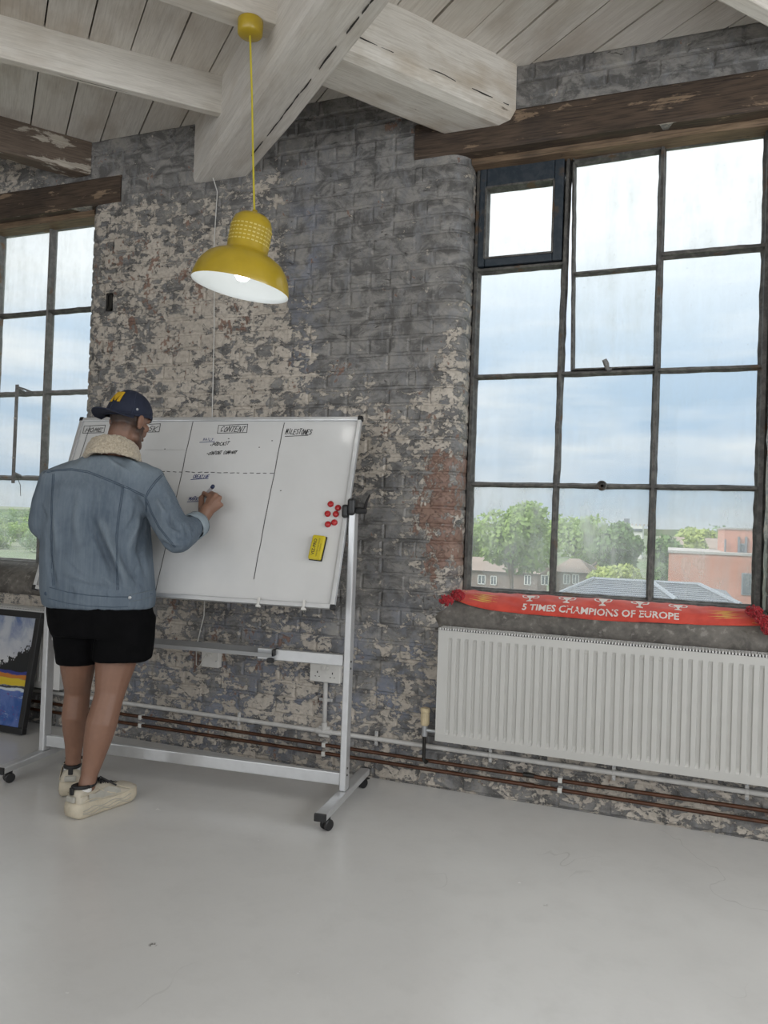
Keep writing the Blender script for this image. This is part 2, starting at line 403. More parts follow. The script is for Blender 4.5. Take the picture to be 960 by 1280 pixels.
def glass_material(name, film, haze):
    t = NT(name); P = t.pos()
    a = t.noise(t.mapping(P, (5, 5, 1.0)), 3.0, 6, .6); b = t.noise(P, 5, 5, .6); f = t.noise(P, 90, 3, .6)
    fac = t.math('ADD', film, t.math('MULTIPLY', t.math('MULTIPLY', t.step(a, .35, .75), t.step(b, .3, .7)), haze))
    fac = t.math('ADD', fac, t.math('MULTIPLY', t.step(f, .66, .72), .12), clamp=True)
    clear = t.n('ShaderNodeBsdfTransparent', {0: (.97, .985, .98)}).outputs[0]
    film_s = t.n('ShaderNodeBsdfTranslucent', {0: (.92, .93, .93)}).outputs[0]
    film_d = t.n('ShaderNodeBsdfDiffuse', {0: (.6, .6, .58)}).outputs[0]
    dirt = t.n('ShaderNodeMixShader', {0: .25, 1: film_s, 2: film_d}).outputs[0]
    s = t.n('ShaderNodeMixShader', {0: fac, 1: clear, 2: dirt}).outputs[0]
    fres = t.n('ShaderNodeFresnel', {0: 1.3}).outputs[0]
    gl = t.n('ShaderNodeBsdfGlossy', {0: (1, 1, 1), 'Roughness': .03}).outputs[0]
    M[name] = t.end(t.n('ShaderNodeMixShader', {0: t.math('MULTIPLY', fres, .3), 1: s, 2: gl}).outputs[0])
glass_material('pane_dirty', .06, .30)
glass_material('pane_clean', .03, .12)
glass_material('pane_hazy', .13, .42)
glass_material('pane_misty', .12, .34)
glass_material('pane_frosted', .35, .35)

# ------------------------------------------------------------------ floor and plain walls
X0, X1, Y0 = ROOM
structure(MB().box((X0 - .3, Y0 - .3, -.12), (X1 + .3, .0, 0)).build('floor', 'floor'))
def pierced_wall(name, along, fixed0, fixed1, lo, hi, centres):
    m = MB()
    def seg(a, b, z0, z1):
        m.box((a, fixed0, z0), (b, fixed1, z1)) if along == 'x' else m.box((fixed0, a, z0), (fixed1, b, z1))
    cur = lo
    for c in sorted(centres):
        a, b = c - WIN_W / 2, c + WIN_W / 2
        seg(cur, a, 0, CEIL + .2); seg(a, b, 0, WIN_Z0); seg(a, b, WIN_Z1, CEIL + .2); cur = b
    seg(cur, hi, 0, CEIL + .2)
    return structure(m.build(name, 'dull_wall_paint'))
pierced_wall('wall_rear', 'x', Y0 - .3, Y0, X0 - .3, X1 + .3, REAR_WINDOWS)
pierced_wall('wall_right', 'y', X1, X1 + .3, Y0, .006, SIDE_WINDOWS)
pierced_wall('wall_left', 'y', X0 - .3, X0, Y0, .006, [])

# ------------------------------------------------------------------ the brick wall
JR = .10                                       # radius of the rounded jambs
OPEN = [(-4.62, -3.29), (-.965, .40)]          # the two window openings: x of the reveals
SILL_Z, HEAD_Z, LINTEL_Z = .80, 3.09, 3.262
FY = .006                                      # face of the wall between the bricks
def pier_poly(a, b, round_a, round_b, inset):
    """plan outline of a stretch of wall a..b, its front corners rounded"""
    r = JR - inset; p = []
    if round_a: p += [(a + inset, .36)] + [(x, y) for x, y in reversed(arc(a + JR, JR, r, 270, 180, 6))][::1]
    else: p += [(a, .36), (a, inset)]
    if round_b: p += [(x, y) for x, y in arc(b - JR, JR, r, 270, 360, 6)] + [(b - inset, .36)]
    else: p += [(b, inset), (b, .36)]
    return p
core = MB()
for a, b, ra, rb in ((X0 - .3, OPEN[0][0], 0, 1), (OPEN[0][1], OPEN[1][0], 1, 1), (OPEN[1][1], X1 + .3, 1, 0)):
    core.prism([(x, y, SILL_Z) for x, y in pier_poly(a, b, ra, rb, FY)], (0, 0, HEAD_Z - SILL_Z))
core.box((X0 - .3, FY, -.12), (X1 + .3, .36, SILL_Z)); core.box((X0 - .3, FY, HEAD_Z), (X1 + .3, .215, CEIL + .2))
wall_back = structure(core.build('wall_back', 'wall'))

COURSE, BH = .0847, .0755
def brick_mesh(length, seed, depth=.05):
    rnd = random.Random(seed); m = MB(); L, h = length / 2, BH / 2; j = lambda s: rnd.uniform(-s, s)
    c = [(-L, -h), (L, -h), (L, h), (-L, h)]
    back = [(x, depth, z) for x, z in c]
    mid = [(x + j(.002), .006 + j(.001), z + j(.002)) for x, z in c]
    front = [(x - math.copysign(.007 + abs(j(.004)), x), j(.0015), z - math.copysign(.006 + abs(j(.003)), z)) for x, z in c]
    V = back + mid + front
    fs = [(8, 9, 10, 11)] + [(a + i, a + (i + 1) % 4, a + 4 + (i + 1) % 4, a + 4 + i) for a in (0, 4) for i in range(4)]
    return m.add(V, fs)
STR = [brick_mesh(.223, s) for s in range(6)]; HDR = [brick_mesh(.106, 50 + s) for s in range(5)]
def bullnose_mesh(side, tail, back, seed):
    """rounded jamb brick: side +1 turns into a reveal to the right; origin on the wall face where the curve starts"""
    rnd = random.Random(seed); outer = []; R = JR
    pts = [(-tail, 0)] + [(R * math.sin(a), R - R * math.cos(a)) for a in [i * math.pi / 12 for i in range(7)]] + [(R, back)]
    m = MB(); h = BH / 2
    def off(k):
        out = []
        for i, (x, y) in enumerate(pts):
            a = 0 if i == 0 else (math.pi / 2 if i == len(pts) - 1 else (i - 1) * math.pi / 12)
            out.append((x - math.sin(a) * k, y + math.cos(a) * k))
        return out
    rows = [(off(.05), -h), (off(.006), -h), (off(rnd.uniform(-.001, .002)), -h + .007), (off(rnd.uniform(-.001, .002)), h - .007), (off(.006), h), (off(.05), h)]
    m.rings([[(side * x, y, z) for x, y in r] for r, z in rows], closed=False)
    return m
BULL = {s: [bullnose_mesh(s, t, .17, 7 * k + s) for k, t in enumerate((.03, .10, .05, .13))] for s in (1, -1)}
BMESH = {}
def shared(mb, key, smooth=False):
    if key not in BMESH:
        me = mb.mesh('brick', smooth=smooth, fix=not smooth); me.materials.append(M['wall']); BMESH[key] = me
    return BMESH[key]
bricks = []                                    # (kind, key, location, x scale)
rng = random.Random(4)
ncourse = int(CEIL / COURSE) + 1
for k in range(ncourse):
    z = (k + .5) * COURSE
    header = k % 4 == 1
    L = (.1085 if header else .2255); off = rng.uniform(0, .02) + (.5 * L if k % 2 else 0)
    if z < SILL_Z - .01: spans = [(-4.9, 1.25)]
    elif z < HEAD_Z - .01: spans = [(OPEN[0][1] + JR, OPEN[1][0] - JR), (OPEN[1][1] + JR, 1.25)]
    elif z < LINTEL_Z: spans = [(-3.05, -1.245)]
    else: spans = [(-4.9, 1.25)]
    if SILL_Z - .01 <= z < HEAD_Z - .01:
        v = k % 4; tail = (.03, .10, .05, .13)[v]
        bricks.append(('bull', (1, v), (OPEN[1][0] - JR, 0, z), 1)); bricks.append(('bull', (-1, v), (OPEN[0][1] + JR, 0, z), 1))
        spans[0] = (spans[0][0] + tail + .003, spans[0][1] - tail - .003)
        bricks.append(('bull', (-1, v), (OPEN[1][1] + JR, 0, z), 1))
        spans[1] = (spans[1][0] + tail + .003, spans[1][1])
    for a, b in spans:
        i0 = int((a - off) / L) - 1; x = off + i0 * L
        while x < b:
            s, e_ = max(x, a), min(x + L, b); x += L
            if e_ - s < .035: continue
            base = HDR if (e_ - s) < .13 else STR; n = rng.randrange(len(base)); nominal = .106 if base is HDR else .223
            bricks.append(('h' if base is HDR else 's', n, ((s + e_) / 2, rng.uniform(-.0015, .0015), z), (e_ - s - .0035) / nominal))
def hidden(px, py):                            # behind the board, the person, the radiators or out of the frame
    if not (-20 < px < 980 and 0 < py < 1100): return True
    if 530 < py < 745 and px > 100 - (py - 525) * .28 + 8 and px < 448 - (py - 522) * .14 - 8: return True
    if 60 < px < 190 and 560 < py < 830: return True
    if px > 555 and 800 + (px - 550) * .09 < py < 905 + (px - 542) * .145: return True
    return False
scored = []
for b in bricks:
    px, py = proj(b[2]); d = (Vector(b[2]) - CAM).length
    ln = .2 if b[0] == 'bull' else (.106 if b[0] == 'h' else .223) * b[3]
    scored.append((0 if hidden(px, py) else ln / d, b))
scored.sort(key=lambda q: -q[0])
rest = MB()
for i, (sc, b) in enumerate(scored):
    kind, key, loc, sx = b
    if kind == 'bull': mb = BULL[key[0]][key[1]]
    else: mb = (HDR if kind == 'h' else STR)[key]
    if i < 300 and sc > 0:
        instance(shared(mb, (kind, key), kind == 'bull'), 'brick', wall_back, loc, (sx, 1, 1))
    else:
        rest.add([(v.x * sx + loc[0], v.y + loc[1], v.z + loc[2]) for v in mb.v], mb.f)
ro = rest.build('brick_field', 'wall', wall_back); ro['kind'] = 'stuff'

# ------------------------------------------------------------------ ceiling: boards, beams, joists
ceiling = structure(MB().box((X0 - .3, Y0 - .3, CEIL + .035), (X1 + .3, .36, CEIL + .2)).build('ceiling', 'gap_dark'))
bd = Vector((math.cos(BEAM_A), math.sin(BEAM_A))); bn = Vector((bd.y, -bd.x))     # along the boards; across them
if bn.x < 0: bn = -bn
def clip(poly, nx, ny, c):                     # keep nx*x + ny*y <= c
    out = []
    for i in range(len(poly)):
        p, q = poly[i], poly[(i + 1) % len(poly)]; dp, dq = nx * p[0] + ny * p[1] - c, nx * q[0] + ny * q[1] - c
        if dp <= 0: out.append(p)
        if dp * dq < 0:
            s = dp / (dp - dq); out.append((p[0] + (q[0] - p[0]) * s, p[1] + (q[1] - p[1]) * s))
    return out
rng = random.Random(11)
PITCH_B = .1862
for k in range(-56, 16):
    a = -.069 + k * PITCH_B; ga, gb = rng.uniform(.0018, .0055), rng.uniform(.0018, .0055)
    poly = [(X0, Y0), (X1, Y0), (X1, .012), (X0, .012)]
    poly = clip(poly, bn.x, bn.y, a + PITCH_B - gb); poly = clip(poly, -bn.x, -bn.y, -(a + ga)) if len(poly) > 2 else []
    if len(poly) < 3: continue
    dz = rng.uniform(-.003, .003)
    MB().prism([(x, y, CEIL + dz) for x, y in poly], (0, 0, .03)).build('plank', 'plank_white', ceiling)

def beam(name, mat, p, q, width, z0, z1, cham=(.012, .012), sag=.004, label=None, seed=0, end_y=None):
    """timber whose near bottom edge runs from p to q in the plan; width > 0 lies to the left of p->q"""
    p, q = Vector(p), Vector(q); d = (q - p).normalized(); nl = Vector((-d.y, d.x)); L = (q - p).length
    c0, c1 = cham; w = abs(width); sg = 1 if width > 0 else -1
    sec = [(0, z1)] + [(0, z0 + c0), (c0 * .3, z0 + c0 * .3), (c0, z0)] + [(w - c1, z0), (w - c1 * .3, z0 + c1 * .3), (w, z0 + c1)] + [(w, z1)]
    n = max(2, int(L / .12)); rings = []
    for i in range(n + 1):
        s = i / n; ring = []
        for u, z in sec:
            P = p + d * (L * s) + nl * (u * sg)
            if end_y is not None and i == n: P = P + d * ((end_y - P.y) / d.y)
            if end_y is not None and i < n: P = P + d * ((end_y - (p + d * L + nl * (u * sg)).y) / d.y) * s
            jit = noise.noise(Vector((P.x * 2.3 + seed, P.y * 2.3, z * 5))) * sag if z < z1 - .01 else 0
            ring.append((P.x + nl.x * jit, P.y + nl.y * jit, z + jit))
        rings.append(ring)
    o = MB().rings(rings).build(name, mat, ceiling)
    if label: o['label'] = label
    return o
def on_line(u, s): return (bn * u + bd * s)
main_beam = beam('main_beam', 'beam_white', on_line(-1.44, -7.5), on_line(-1.44, 1.7), .24, 3.13, CEIL + .02, (.012, .035), .006, 'heavy white painted main ceiling beam', 1, .03)
def off_beam(p, q, t): p, q = Vector(p), Vector(q); return p + (q - p) * t
J1a, J1b = (-2.155, -.352), (-2.848, -1.045)
beam('joist', 'joist_white', off_beam(J1a, J1b, 5.6), off_beam(J1a, J1b, -.06), .052, 3.283, CEIL + .02, (.006, .008), .003, None, 2)

def crack(owner, p, q, seed, normal=(0, 0, -1), w=.0022):
    """open drying crack: a broken dark line along a timber"""
    r = random.Random(seed); p, q, nv = Vector(p), Vector(q), Vector(normal); L = (q - p).length; d = (q - p) / L; s = d.cross(nv).normalized(); m = MB(); x = 0.0
    while x < L:
        ln = r.uniform(.015, .2); k = max(2, int(ln / .02)); rows = []
        for i in range(k + 1):
            c = p + d * min(L, x + ln * i / k) + s * (.006 * noise.noise(Vector(((x + i * .02) * 9, seed, 0)))) + nv * .006; ww = w * math.sin(math.pi * (i + .35) / (k + .7)) * r.uniform(.6, 1.1)
            rows.append([c + s * ww, c - s * ww, c - s * ww - nv * .012, c + s * ww - nv * .012])
        m.rings(rows); x += ln + r.uniform(-.01, .10)
    o = m.build('crack', 'gap_dark', owner); o['kind'] = 'stuff'
crack(main_beam, (*on_line(-1.505, -.6), 3.13), (*on_line(-1.505, 1.42), 3.13), 3)
d0 = Vector((math.cos(math.radians(49)), math.sin(math.radians(49)))); a0 = Vector((-1.555, -.87))
beam('joist', 'joist_white', a0 - d0 * 5.2, a0 + d0 * .03, .115, 3.283, CEIL + .02, (.006, .008), .003, None, 3)
d0 = Vector((math.cos(math.radians(53)), math.sin(math.radians(53)))); a0 = Vector((-3.40, -.165))
beam('joist', 'beam_bare', a0 - d0 * 3.2, a0 + d0 * .2, .125, 3.275, CEIL + .02, (.012, .02), .012, 'bare brown joist with flaking whitewash', 5, .0)
a0 = Vector((-1.181, -.614)); d0 = (Vector((-.755, -.026)) - a0).normalized()
cross_beam = beam('cross_beam', 'beam_stained', a0 - d0 * .22, a0 + d0 * .74, .30, 3.19, CEIL + .02, (.062, .02), .012, 'thick stained white beam resting on the window lintel', 8, -.008)
cn = Vector((d0.y, -d0.x, 0)); crack(cross_beam, (*(a0 - d0 * .2), 3.262), (*(a0 + d0 * .70), 3.258), 6, cn, .0026)
d0 = Vector((math.cos(math.radians(48.8)), math.sin(math.radians(48.8)))); a0 = Vector((.26, -.41))
beam('joist', 'joist_white', a0 - d0 * 1.33, a0 + d0 * .5, .07, 3.285, CEIL + .02, (.006, .008), .003, None, 12, .0)

# ------------------------------------------------------------------ windows
GY = .19                                       # plane of the glass
rng = random.Random(21)
def rough_bar(m, p, q, w, d, seed):
    """steel bar with an uneven putty edge; p, q in x, z"""
    (x0, z0), (x1, z1) = p, q; L = math.hypot(x1 - x0, z1 - z0); n = max(2, int(L / .05)); tx, tz = (x1 - x0) / L, (z1 - z0) / L; nx, nz = -tz, tx
    rings = []
    for i in range(n + 1):
        s = L * i / n; k = 1 + .22 * noise.noise(Vector((s * 19, seed * 3.7, 1)))
        k2 = 1 + .22 * noise.noise(Vector((s * 19, seed * 3.7, 7)))
        cx, cz = x0 + tx * s, z0 + tz * s
        prof = [(-w / 2 * k, .012), (-w / 2 * k, -.004), (-w * .28, -d * .5), (-w * .2, -d), (w * .2, -d), (w * .28, -d * .5), (w / 2 * k2, -.004), (w / 2 * k2, .012)]
        rings.append([(cx + nx * a, GY + y, cz + nz * a) for a, y in prof])
    m.rings(rings); return m
def pane(parent, x0, x1, z0, z1, mat, y=None):
    y = GY if y is None else y
    me = MB().box((x0, y, z0), (x1, y + .004, z1)).build('pane', mat, parent)
    return me
def sill_profile(n=12):
    return [(.185 - .184 * math.sin(a), .803 + .142 * math.cos(a)) for a in [math.radians(2 + 88 * i / n) for i in range(n + 1)]]
def window_fittings(w, x0, x1, seed):
    prof = sill_profile(); L = x1 - x0; n = 40; rings = []
    for i in range(n + 1):
        x = x0 - .09 + (L + .18) * i / n
        ring = []
        for y, z in prof + [(.002, .76), (.16, .76), (.34, .76), (.34, .90), (.20, .945)]:
            j = noise.noise(Vector((x * 9, y * 20, z * 20 + seed))) * .005
            ring.append((x, y + j, z + j * .6))
        rings.append(ring)
    MB().rings(rings).build('sill', 'sill', w, smooth=True)
def timber(name, mat, w, lo, hi, seed, lab=None):
    n = 30; rings = []; (xa, ya, za), (xb, yb, zb) = lo, hi
    for i in range(n + 1):
        x = xa + (xb - xa) * i / n; r = []
        for k, (y, z) in enumerate([(ya + .012, za), (ya, za + .012), (ya, (za + zb) / 2), (ya, zb - .01), (ya + .01, zb), (yb, zb), (yb, za)]):
            j = noise.noise(Vector((x * 5 + seed, k * 1.7, seed))) * .006
            r.append((x, y + (j if k < 5 else 0), z + (j if k in (0, 1, 3, 4) else 0)))
        rings.append(r)
    o = MB().rings(rings).build(name, mat, w)
    if lab: o['label'] = lab
ROWS = [.955, 1.481, 2.022, 2.558, 3.085]
# window over the scarf
w1 = structure(MB().build('window_1', None)) if False else bpy.data.objects.new('window_1', None)
col.objects.link(w1); w1.location = (-.28, GY, .95); structure(w1)
CX = [-.952, -.519, -.080, .368]
m = MB()
rough_bar(m, (CX[0], .94), (CX[0], 3.11), .04, .035, 1); rough_bar(m, (CX[3], .94), (CX[3], 3.11), .045, .035, 2)
rough_bar(m, (-.965, .948), (.39, .948), .035, .03, 3); rough_bar(m, (-.965, 3.085), (.39, 3.085), .05, .03, 4)
m.build('frame', 'window_steel', w1)
rough_bar(MB(), (CX[1] - .008, .955), (CX[1] + .008, 3.085), .032, .032, 5).build('glazing_bar', 'window_steel', w1)
rough_bar(MB(), (CX[2], .955), (CX[2], 3.085), .034, .032, 6).build('glazing_bar', 'window_steel', w1)
for k, z in ((1, ROWS[1]), (2, ROWS[2])):
    rough_bar(MB(), (CX[0], z), (CX[3], z), .026, .026, 7 + k).build('glazing_bar', 'window_steel', w1)
rough_bar(MB(), (CX[0], ROWS[3]), (CX[1], ROWS[3]), .03, .03, 12).build('glazing_bar', 'window_steel', w1)
rough_bar(MB(), (CX[2], ROWS[3] + .003), (CX[3], ROWS[3] + .003), .036, .03, 13).build('glazing_bar', 'window_steel', w1)
for c in range(3):                              # the two lower rows and the right column
    for r in range(4):
        if (c == 0 and r == 3) or (c == 1 and r >= 2): continue
        pane(w1, CX[c] + .008, CX[c + 1] - .008, ROWS[r] + .004, ROWS[r + 1] - .004, 'pane_hazy' if r == 0 else ('pane_dirty' if r == 3 else 'pane_clean'))
# casement of two panes in the middle column, hanging out of square so that a slit shows beside it
cs = MB(); rough_bar(cs, (-.486, 3.085), (-.462, 2.035), .02, .03, 14); rough_bar(cs, (-.47, 2.506), (-.09, 2.51), .022, .026, 15)
rough_bar(cs, (-.49, 3.05), (-.09, 3.06), .03, .03, 16); rough_bar(cs, (-.462, 2.04), (-.09, 2.04), .016, .028, 17)
cs = cs.build('casement', 'window_steel', w1)
for z0, z1, a, b in ((2.05, 2.50, -.462, -.473), (2.515, 3.05, -.474, -.485)):
    o = MB().prism([(a, GY, z0), (-.09, GY, z0), (-.09, GY, z1), (b, GY, z1)], (0, .004, 0)).build('pane', 'pane_dirty', cs)
# top-hung ventilator
m = MB(); VX0, VX1, VZ0, VZ1 = -.945, -.528, 2.572, 3.085
px0, px1, pz0, pz1 = -.909, -.574, 2.612, 2.968
for lo, hi in (((VX0, GY - .04, VZ0), (px0, GY + .02, VZ1)), ((px1, GY - .04, VZ0), (VX1, GY + .02, VZ1)), ((px0, GY - .04, VZ0), (px1, GY + .02, pz0)), ((px0, GY - .04, pz1), (px1, GY + .02, VZ1))):
    m.box(lo, hi)
vent = m.build('ventilator', 'vent_steel', w1, bevel=.006); vent['label'] = 'dark blue grey steel ventilator sash'
m = MB()
for p, q in (((px0, pz0), (px0, pz1)), ((px1, pz0), (px1, pz1)), ((px0, pz0), (px1, pz0)), ((px0, pz1), (px1, pz1))):
    rough_bar(m, p, q, .022, .045, 19)
m.build('bead', 'window_steel', vent); pane(vent, px0, px1, pz0, pz1, 'pane_clean')
MB().lathe([(.001, -.014), (.006, -.014), (.007, -.004), (.014, -.004), (.024, 0), (.024, .012), (.018, .018)], (-.306, GY - .04, 1.481), (0, -1, 0), 20).build('ring_catch', 'window_steel', w1, smooth=False)
MB().tube([(-.298, GY - .03, 2.035), (-.303, GY - .05, 2.055), (-.312, GY - .055, 2.075)], [.01, .014, .012], 8).tube([(-.30, GY - .03, 2.03), (-.28, GY - .035, 2.034)], .006, 6).build('handle', 'grey_steel', w1)
MB().tube([(.352, GY - .05, 3.1), (.35, GY - .05, 3.02)], .004, 5).build('hook', 'window_steel', w1)
window_fittings(w1, OPEN[1][0], OPEN[1][1], 3)
timber('lintel', 'lintel_wood', w1, (-1.245, -.007, 3.088), (1.3, .2, LINTEL_Z), 1.3, 'dark weathered timber lintel')
timber('sublintel', 'sublintel_wood', w1, (-.97, .075, 3.062), (.41, .212, 3.12), 4.1)
# window behind the standing man
w2 = bpy.data.objects.new('window_2', None); col.objects.link(w2); w2.location = (-3.95, GY, .95); structure(w2)
LX = [-4.58, -4.152, -3.722, -3.295]; LROWS = [.94, 1.478, 2.02, 2.535, 3.06]
m = MB()
rough_bar(m, (LX[0], .93), (LX[0], 3.09), .04, .035, 31); rough_bar(m, (LX[3], .93), (LX[3], 3.09), .045, .035, 32)
rough_bar(m, (LX[0], .94), (LX[3], .94), .04, .03, 33); rough_bar(m, (LX[0], 3.075), (LX[3], 3.075), .04, .03, 34)
m.build('frame', 'grey_steel', w2)
for k in (1, 2):
    rough_bar(MB(), (LX[k], .94), (LX[k], 3.07), .036, .034, 35 + k).build('glazing_bar', 'grey_steel', w2)
for k in (1, 2, 3):
    rough_bar(MB(), (LX[0], LROWS[k]), (LX[3], LROWS[k]), .032, .03, 38 + k).build('glazing_bar', 'window_steel' if k == 3 else 'grey_steel', w2)
for c in range(3):
    for r in range(4):
        pane(w2, LX[c] + .008, LX[c + 1] - .008, LROWS[r] + .004, LROWS[r + 1] - .004, 'pane_dirty' if r == 3 else ('pane_misty' if r == 0 else 'pane_clean'))
st = MB().box((-3.905, GY - .085, 1.44), (-3.88, GY - .079, 2.065))
so = st.build('stay_bar', 'grey_steel', w2, bevel=.001)
for zs in (1.60, 1.85): MB().lathe([(.001, .012), (.006, .011), (.008, 0)], (-3.8925, GY - .084, zs), (0, -1, 0), 8).build('screw', 'whitewash', so)
MB().tube([(-3.8925, GY - .082, 2.04), (-3.8925, GY - .03, 2.025)], .012, 8).tube([(-3.8925, GY - .082, 1.50), (-3.8925, GY - .03, 1.485)], .014, 8).tube([(-3.89, GY - .09, 2.05), (-3.84, GY - .07, 2.035), (-3.82, GY - .03, 2.022)], .007, 6).build('stay_pivot', 'grey_steel', w2)
MB().tube([(-3.87, GY - .07, 1.47), (-3.845, GY - .07, 1.43), (-3.838, GY - .07, 1.36)], .0018, 5).build('loose_wire', 'lintel_wood', w2)
window_fittings(w2, OPEN[0][0], OPEN[0][1], 9)
timber('lintel', 'lintel_wood', w2, (-5.0, -.007, 3.088), (-3.05, .2, LINTEL_Z - .015), 7.7, 'weathered brown timber lintel')
timber('sublintel', 'sublintel_wood', w2, (OPEN[0][0], .06, 3.058), (OPEN[0][1], .212, 3.12), 9.1)
# ------------------------------------------------------------------ materials of the things
simple('alu', (.62, .63, .64), .32, .55, .05, 20)
simple('alu_grey', (.42, .43, .44), .38, .45, .05, 20)
simple('black_plastic', (.012, .012, .013), .38, 0, .2, 10)
simple('white_plastic', (.62, .61, .58), .4, 0, .06, 12)
simple('conduit_white', (.55, .54, .52), .45, 0, .12, 9)
simple('radiator_enamel', (.545, .54, .515), .35, 0, .03, 3)
simple('radiator_enamel_white', (.66, .655, .64), .35, 0, .03, 3)
simple('cream_plastic', (.60, .50, .32), .45, 0, .15, 30)
simple('copper_brown', (.085, .035, .018), .38, .35, .4, 14)
simple('dark_metal', (.03, .028, .025), .45, .5, .3, 14)
simple('lamp_yellow', (.44, .31, .018), .32, 0, .08, 12, Coat_Weight=.3)
simple('lamp_white', (.80, .84, .85), .35, 0, .02, 8)
simple('cord_yellow', (.5, .42, .03), .6)
simple('slot_lit', (.62, .52, .16), .5)  # vent slots coloured pale: light shining through is painted in
simple('ink_black', (.012, .012, .014), .5)
simple('ink_blue', (.02, .035, .16), .5)
simple('ink_faint', (.42, .42, .41), .5)
simple('magnet_red', (.42, .008, .012), .22, 0, .05, 8, Coat_Weight=.4)
simple('eraser_yellow', (.55, .44, .01), .5, 0, .06, 20)
simple('felt_black', (.02, .02, .02), .9)
simple('socket_hole', (.01, .01, .01), .5)
simple('earth_screw', (.6, .6, .58), .4)
def board_material():
    t = NT('whiteboard_enamel'); v = t.obj(); a = t.noise(t.mapping(v, (1, 1, 1)), 3, 6, .6, .4)
    c = t.mix(t.step(a, .4, .7), (.62, .622, .618), (.58, .582, .578))
    M['board'] = t.end(t.bsdf(c, .13, 0, None, Specular_IOR_Level=.5))
board_material()

# ------------------------------------------------------------------ mobile whiteboard
BC = Vector((-2.107, -.501, 1.326)); BW, BHT = 1.53, .917
byaw, btil = math.radians(5.17), math.radians(19.36)
bx = Vector((math.cos(byaw), math.sin(byaw), 0)); bf = Vector((-math.sin(byaw), math.cos(byaw), 0))
by = bf * math.sin(btil) + Vector((0, 0, 1)) * math.cos(btil); bz = bx.cross(by)          # bz: out of the writing face
UZ = Vector((0, 0, 1))
def bp(u, v, h=0.0): return BC + bx * u + by * v + bz * h
wb = thing('whiteboard_easel', 'wheeled silver-framed whiteboard tilted back on its stand before the brick pier', 'whiteboard', (BC.x, BC.y, 0))
panel = MB().obox(bp(0, 0, -.004), (BW - .02, BHT - .02, .012), bx, by, bz).build('board', 'board', wb)
for u, v, su, sv in ((0, BHT / 2 - .010, BW - .03, .020), (0, -BHT / 2 + .010, BW - .03, .020), (BW / 2 - .010, 0, .020, BHT - .03), (-BW / 2 + .010, 0, .020, BHT - .03)):
    MB().obox(bp(u, v, 0), (su, sv, .026), bx, by, bz).build('edge_trim', 'alu', wb, bevel=.003)
for su in (-1, 1):
    for sv in (-1, 1):
        MB().obox(bp(su * (BW / 2 - .008), sv * (BHT / 2 - .008), 0), (.024, .024, .029), bx, by, bz).build('corner_cap', 'black_plastic', wb, bevel=.005)
def stand(u, y, z): return Vector((BC.x, BC.y, 0)) + bx * u + bf * y + UZ * z
PU = BW / 2 + .022
for s in (-1, 1):
    post = MB().obox(stand(s * PU, 0, (.08 + BC.z) / 2), (.030, .055, BC.z - .08), bx, bf, UZ).build('post', 'alu', wb, bevel=.005)
    if s > 0:
        for zs in (.15, .18, .62, .65): MB().lathe([(.001, .003), (.004, .003), (.005, 0)], stand(PU + .015, -.01, zs), bx, 8).build('screw', 'dark_metal', post)
    foot = MB().obox(stand(s * PU, .015, .065), (.050, .62, .030), bx, bf, UZ).build('foot', 'alu', wb, bevel=.005)
    for t in (-1, 1):
        MB().obox(stand(s * PU, .015 + t * .315, .065), (.052, .012, .032), bx, bf, UZ).build('end_cap', 'black_plastic', foot, bevel=.003)
        cpos = stand(s * PU + (.012 if t < 0 else 0), .015 + t * .265, 0)
        ca = (bx * .85 + bf * -.5).normalized(); cb = UZ.cross(ca)
        m = MB()
        for k in (-1, 1):
            m.lathe([(.001, -.008), (.019, -.008), (.023, -.005), (.023, .005), (.019, .008), (.001, .008)], cpos + UZ * .023 + ca * (k * .0115), ca, 20)
        cst = m.build('caster', 'black_plastic', wb, smooth=False)
        MB().obox(cpos + UZ * .043 - cb * .004, (.014, .034, .018), ca, cb, UZ).tube([cpos + UZ * .03, cpos + UZ * .052], .007, 8).tube([cpos + UZ * .023 - ca * .012, cpos + UZ * .023 + ca * .012], .006, 8).build('fork', 'black_plastic', cst)
        if t > 0: MB().obox(cpos + UZ * .036 + cb * .03, (.022, .024, .006), ca, cb, UZ).build('brake_lever', 'black_plastic', cst, bevel=.002)
    # clamp at the pivot
    kn = MB().obox(stand(s * (PU - .002), -.012, BC.z + .010), (.034, .064, .075), bx, bf, UZ).obox(stand(s * (PU - .03), -.028, BC.z - .01), (.03, .03, .06), bx, bf, UZ).build('pivot_clamp', 'black_plastic', wb, bevel=.012, segs=3)
    MB().lathe([(.001, 0), (.014, 0), (.016, .02), (.013, .05), (.001, .052)], stand(s * (PU + .012), -.012, BC.z - .005), bx * s, 12).tube([stand(s * (PU + .055), -.012, BC.z), stand(s * (PU + .064), -.025, BC.z + .03), stand(s * (PU + .082), -.035, BC.z + .065)], [.008, .006, .004], 8).build('lever', 'black_plastic', kn)
MB().obox(stand(.56, -.004, .653), (.415, .026, .050), bx, bf, UZ).build('crossbar', 'alu', wb, bevel=.004)
MB().obox(stand(-.55, -.004, .653), (.42, .026, .050), bx, bf, UZ).build('crossbar', 'alu', wb, bevel=.004)
ty = MB()
prof = [(.045, .03), (.045, .022), (-.035, .0), (-.052, .004), (-.058, .022), (-.054, .022), (-.049, .008), (-.034, .006), (.04, .03)]
ty.rings([[stand(u, y, .642 + z) for y, z in prof] for u in (-.56, .44)]); tray = ty.build('pen_tray', 'alu_grey', wb)
MB().obox(stand(.44, -.012, .665), (.012, .06, .03), bx, bf, UZ).obox(stand(.425, -.03, .628), (.03, .02, .02), bx, bf, UZ).build('tray_stop', 'black_plastic', tray, bevel=.003)
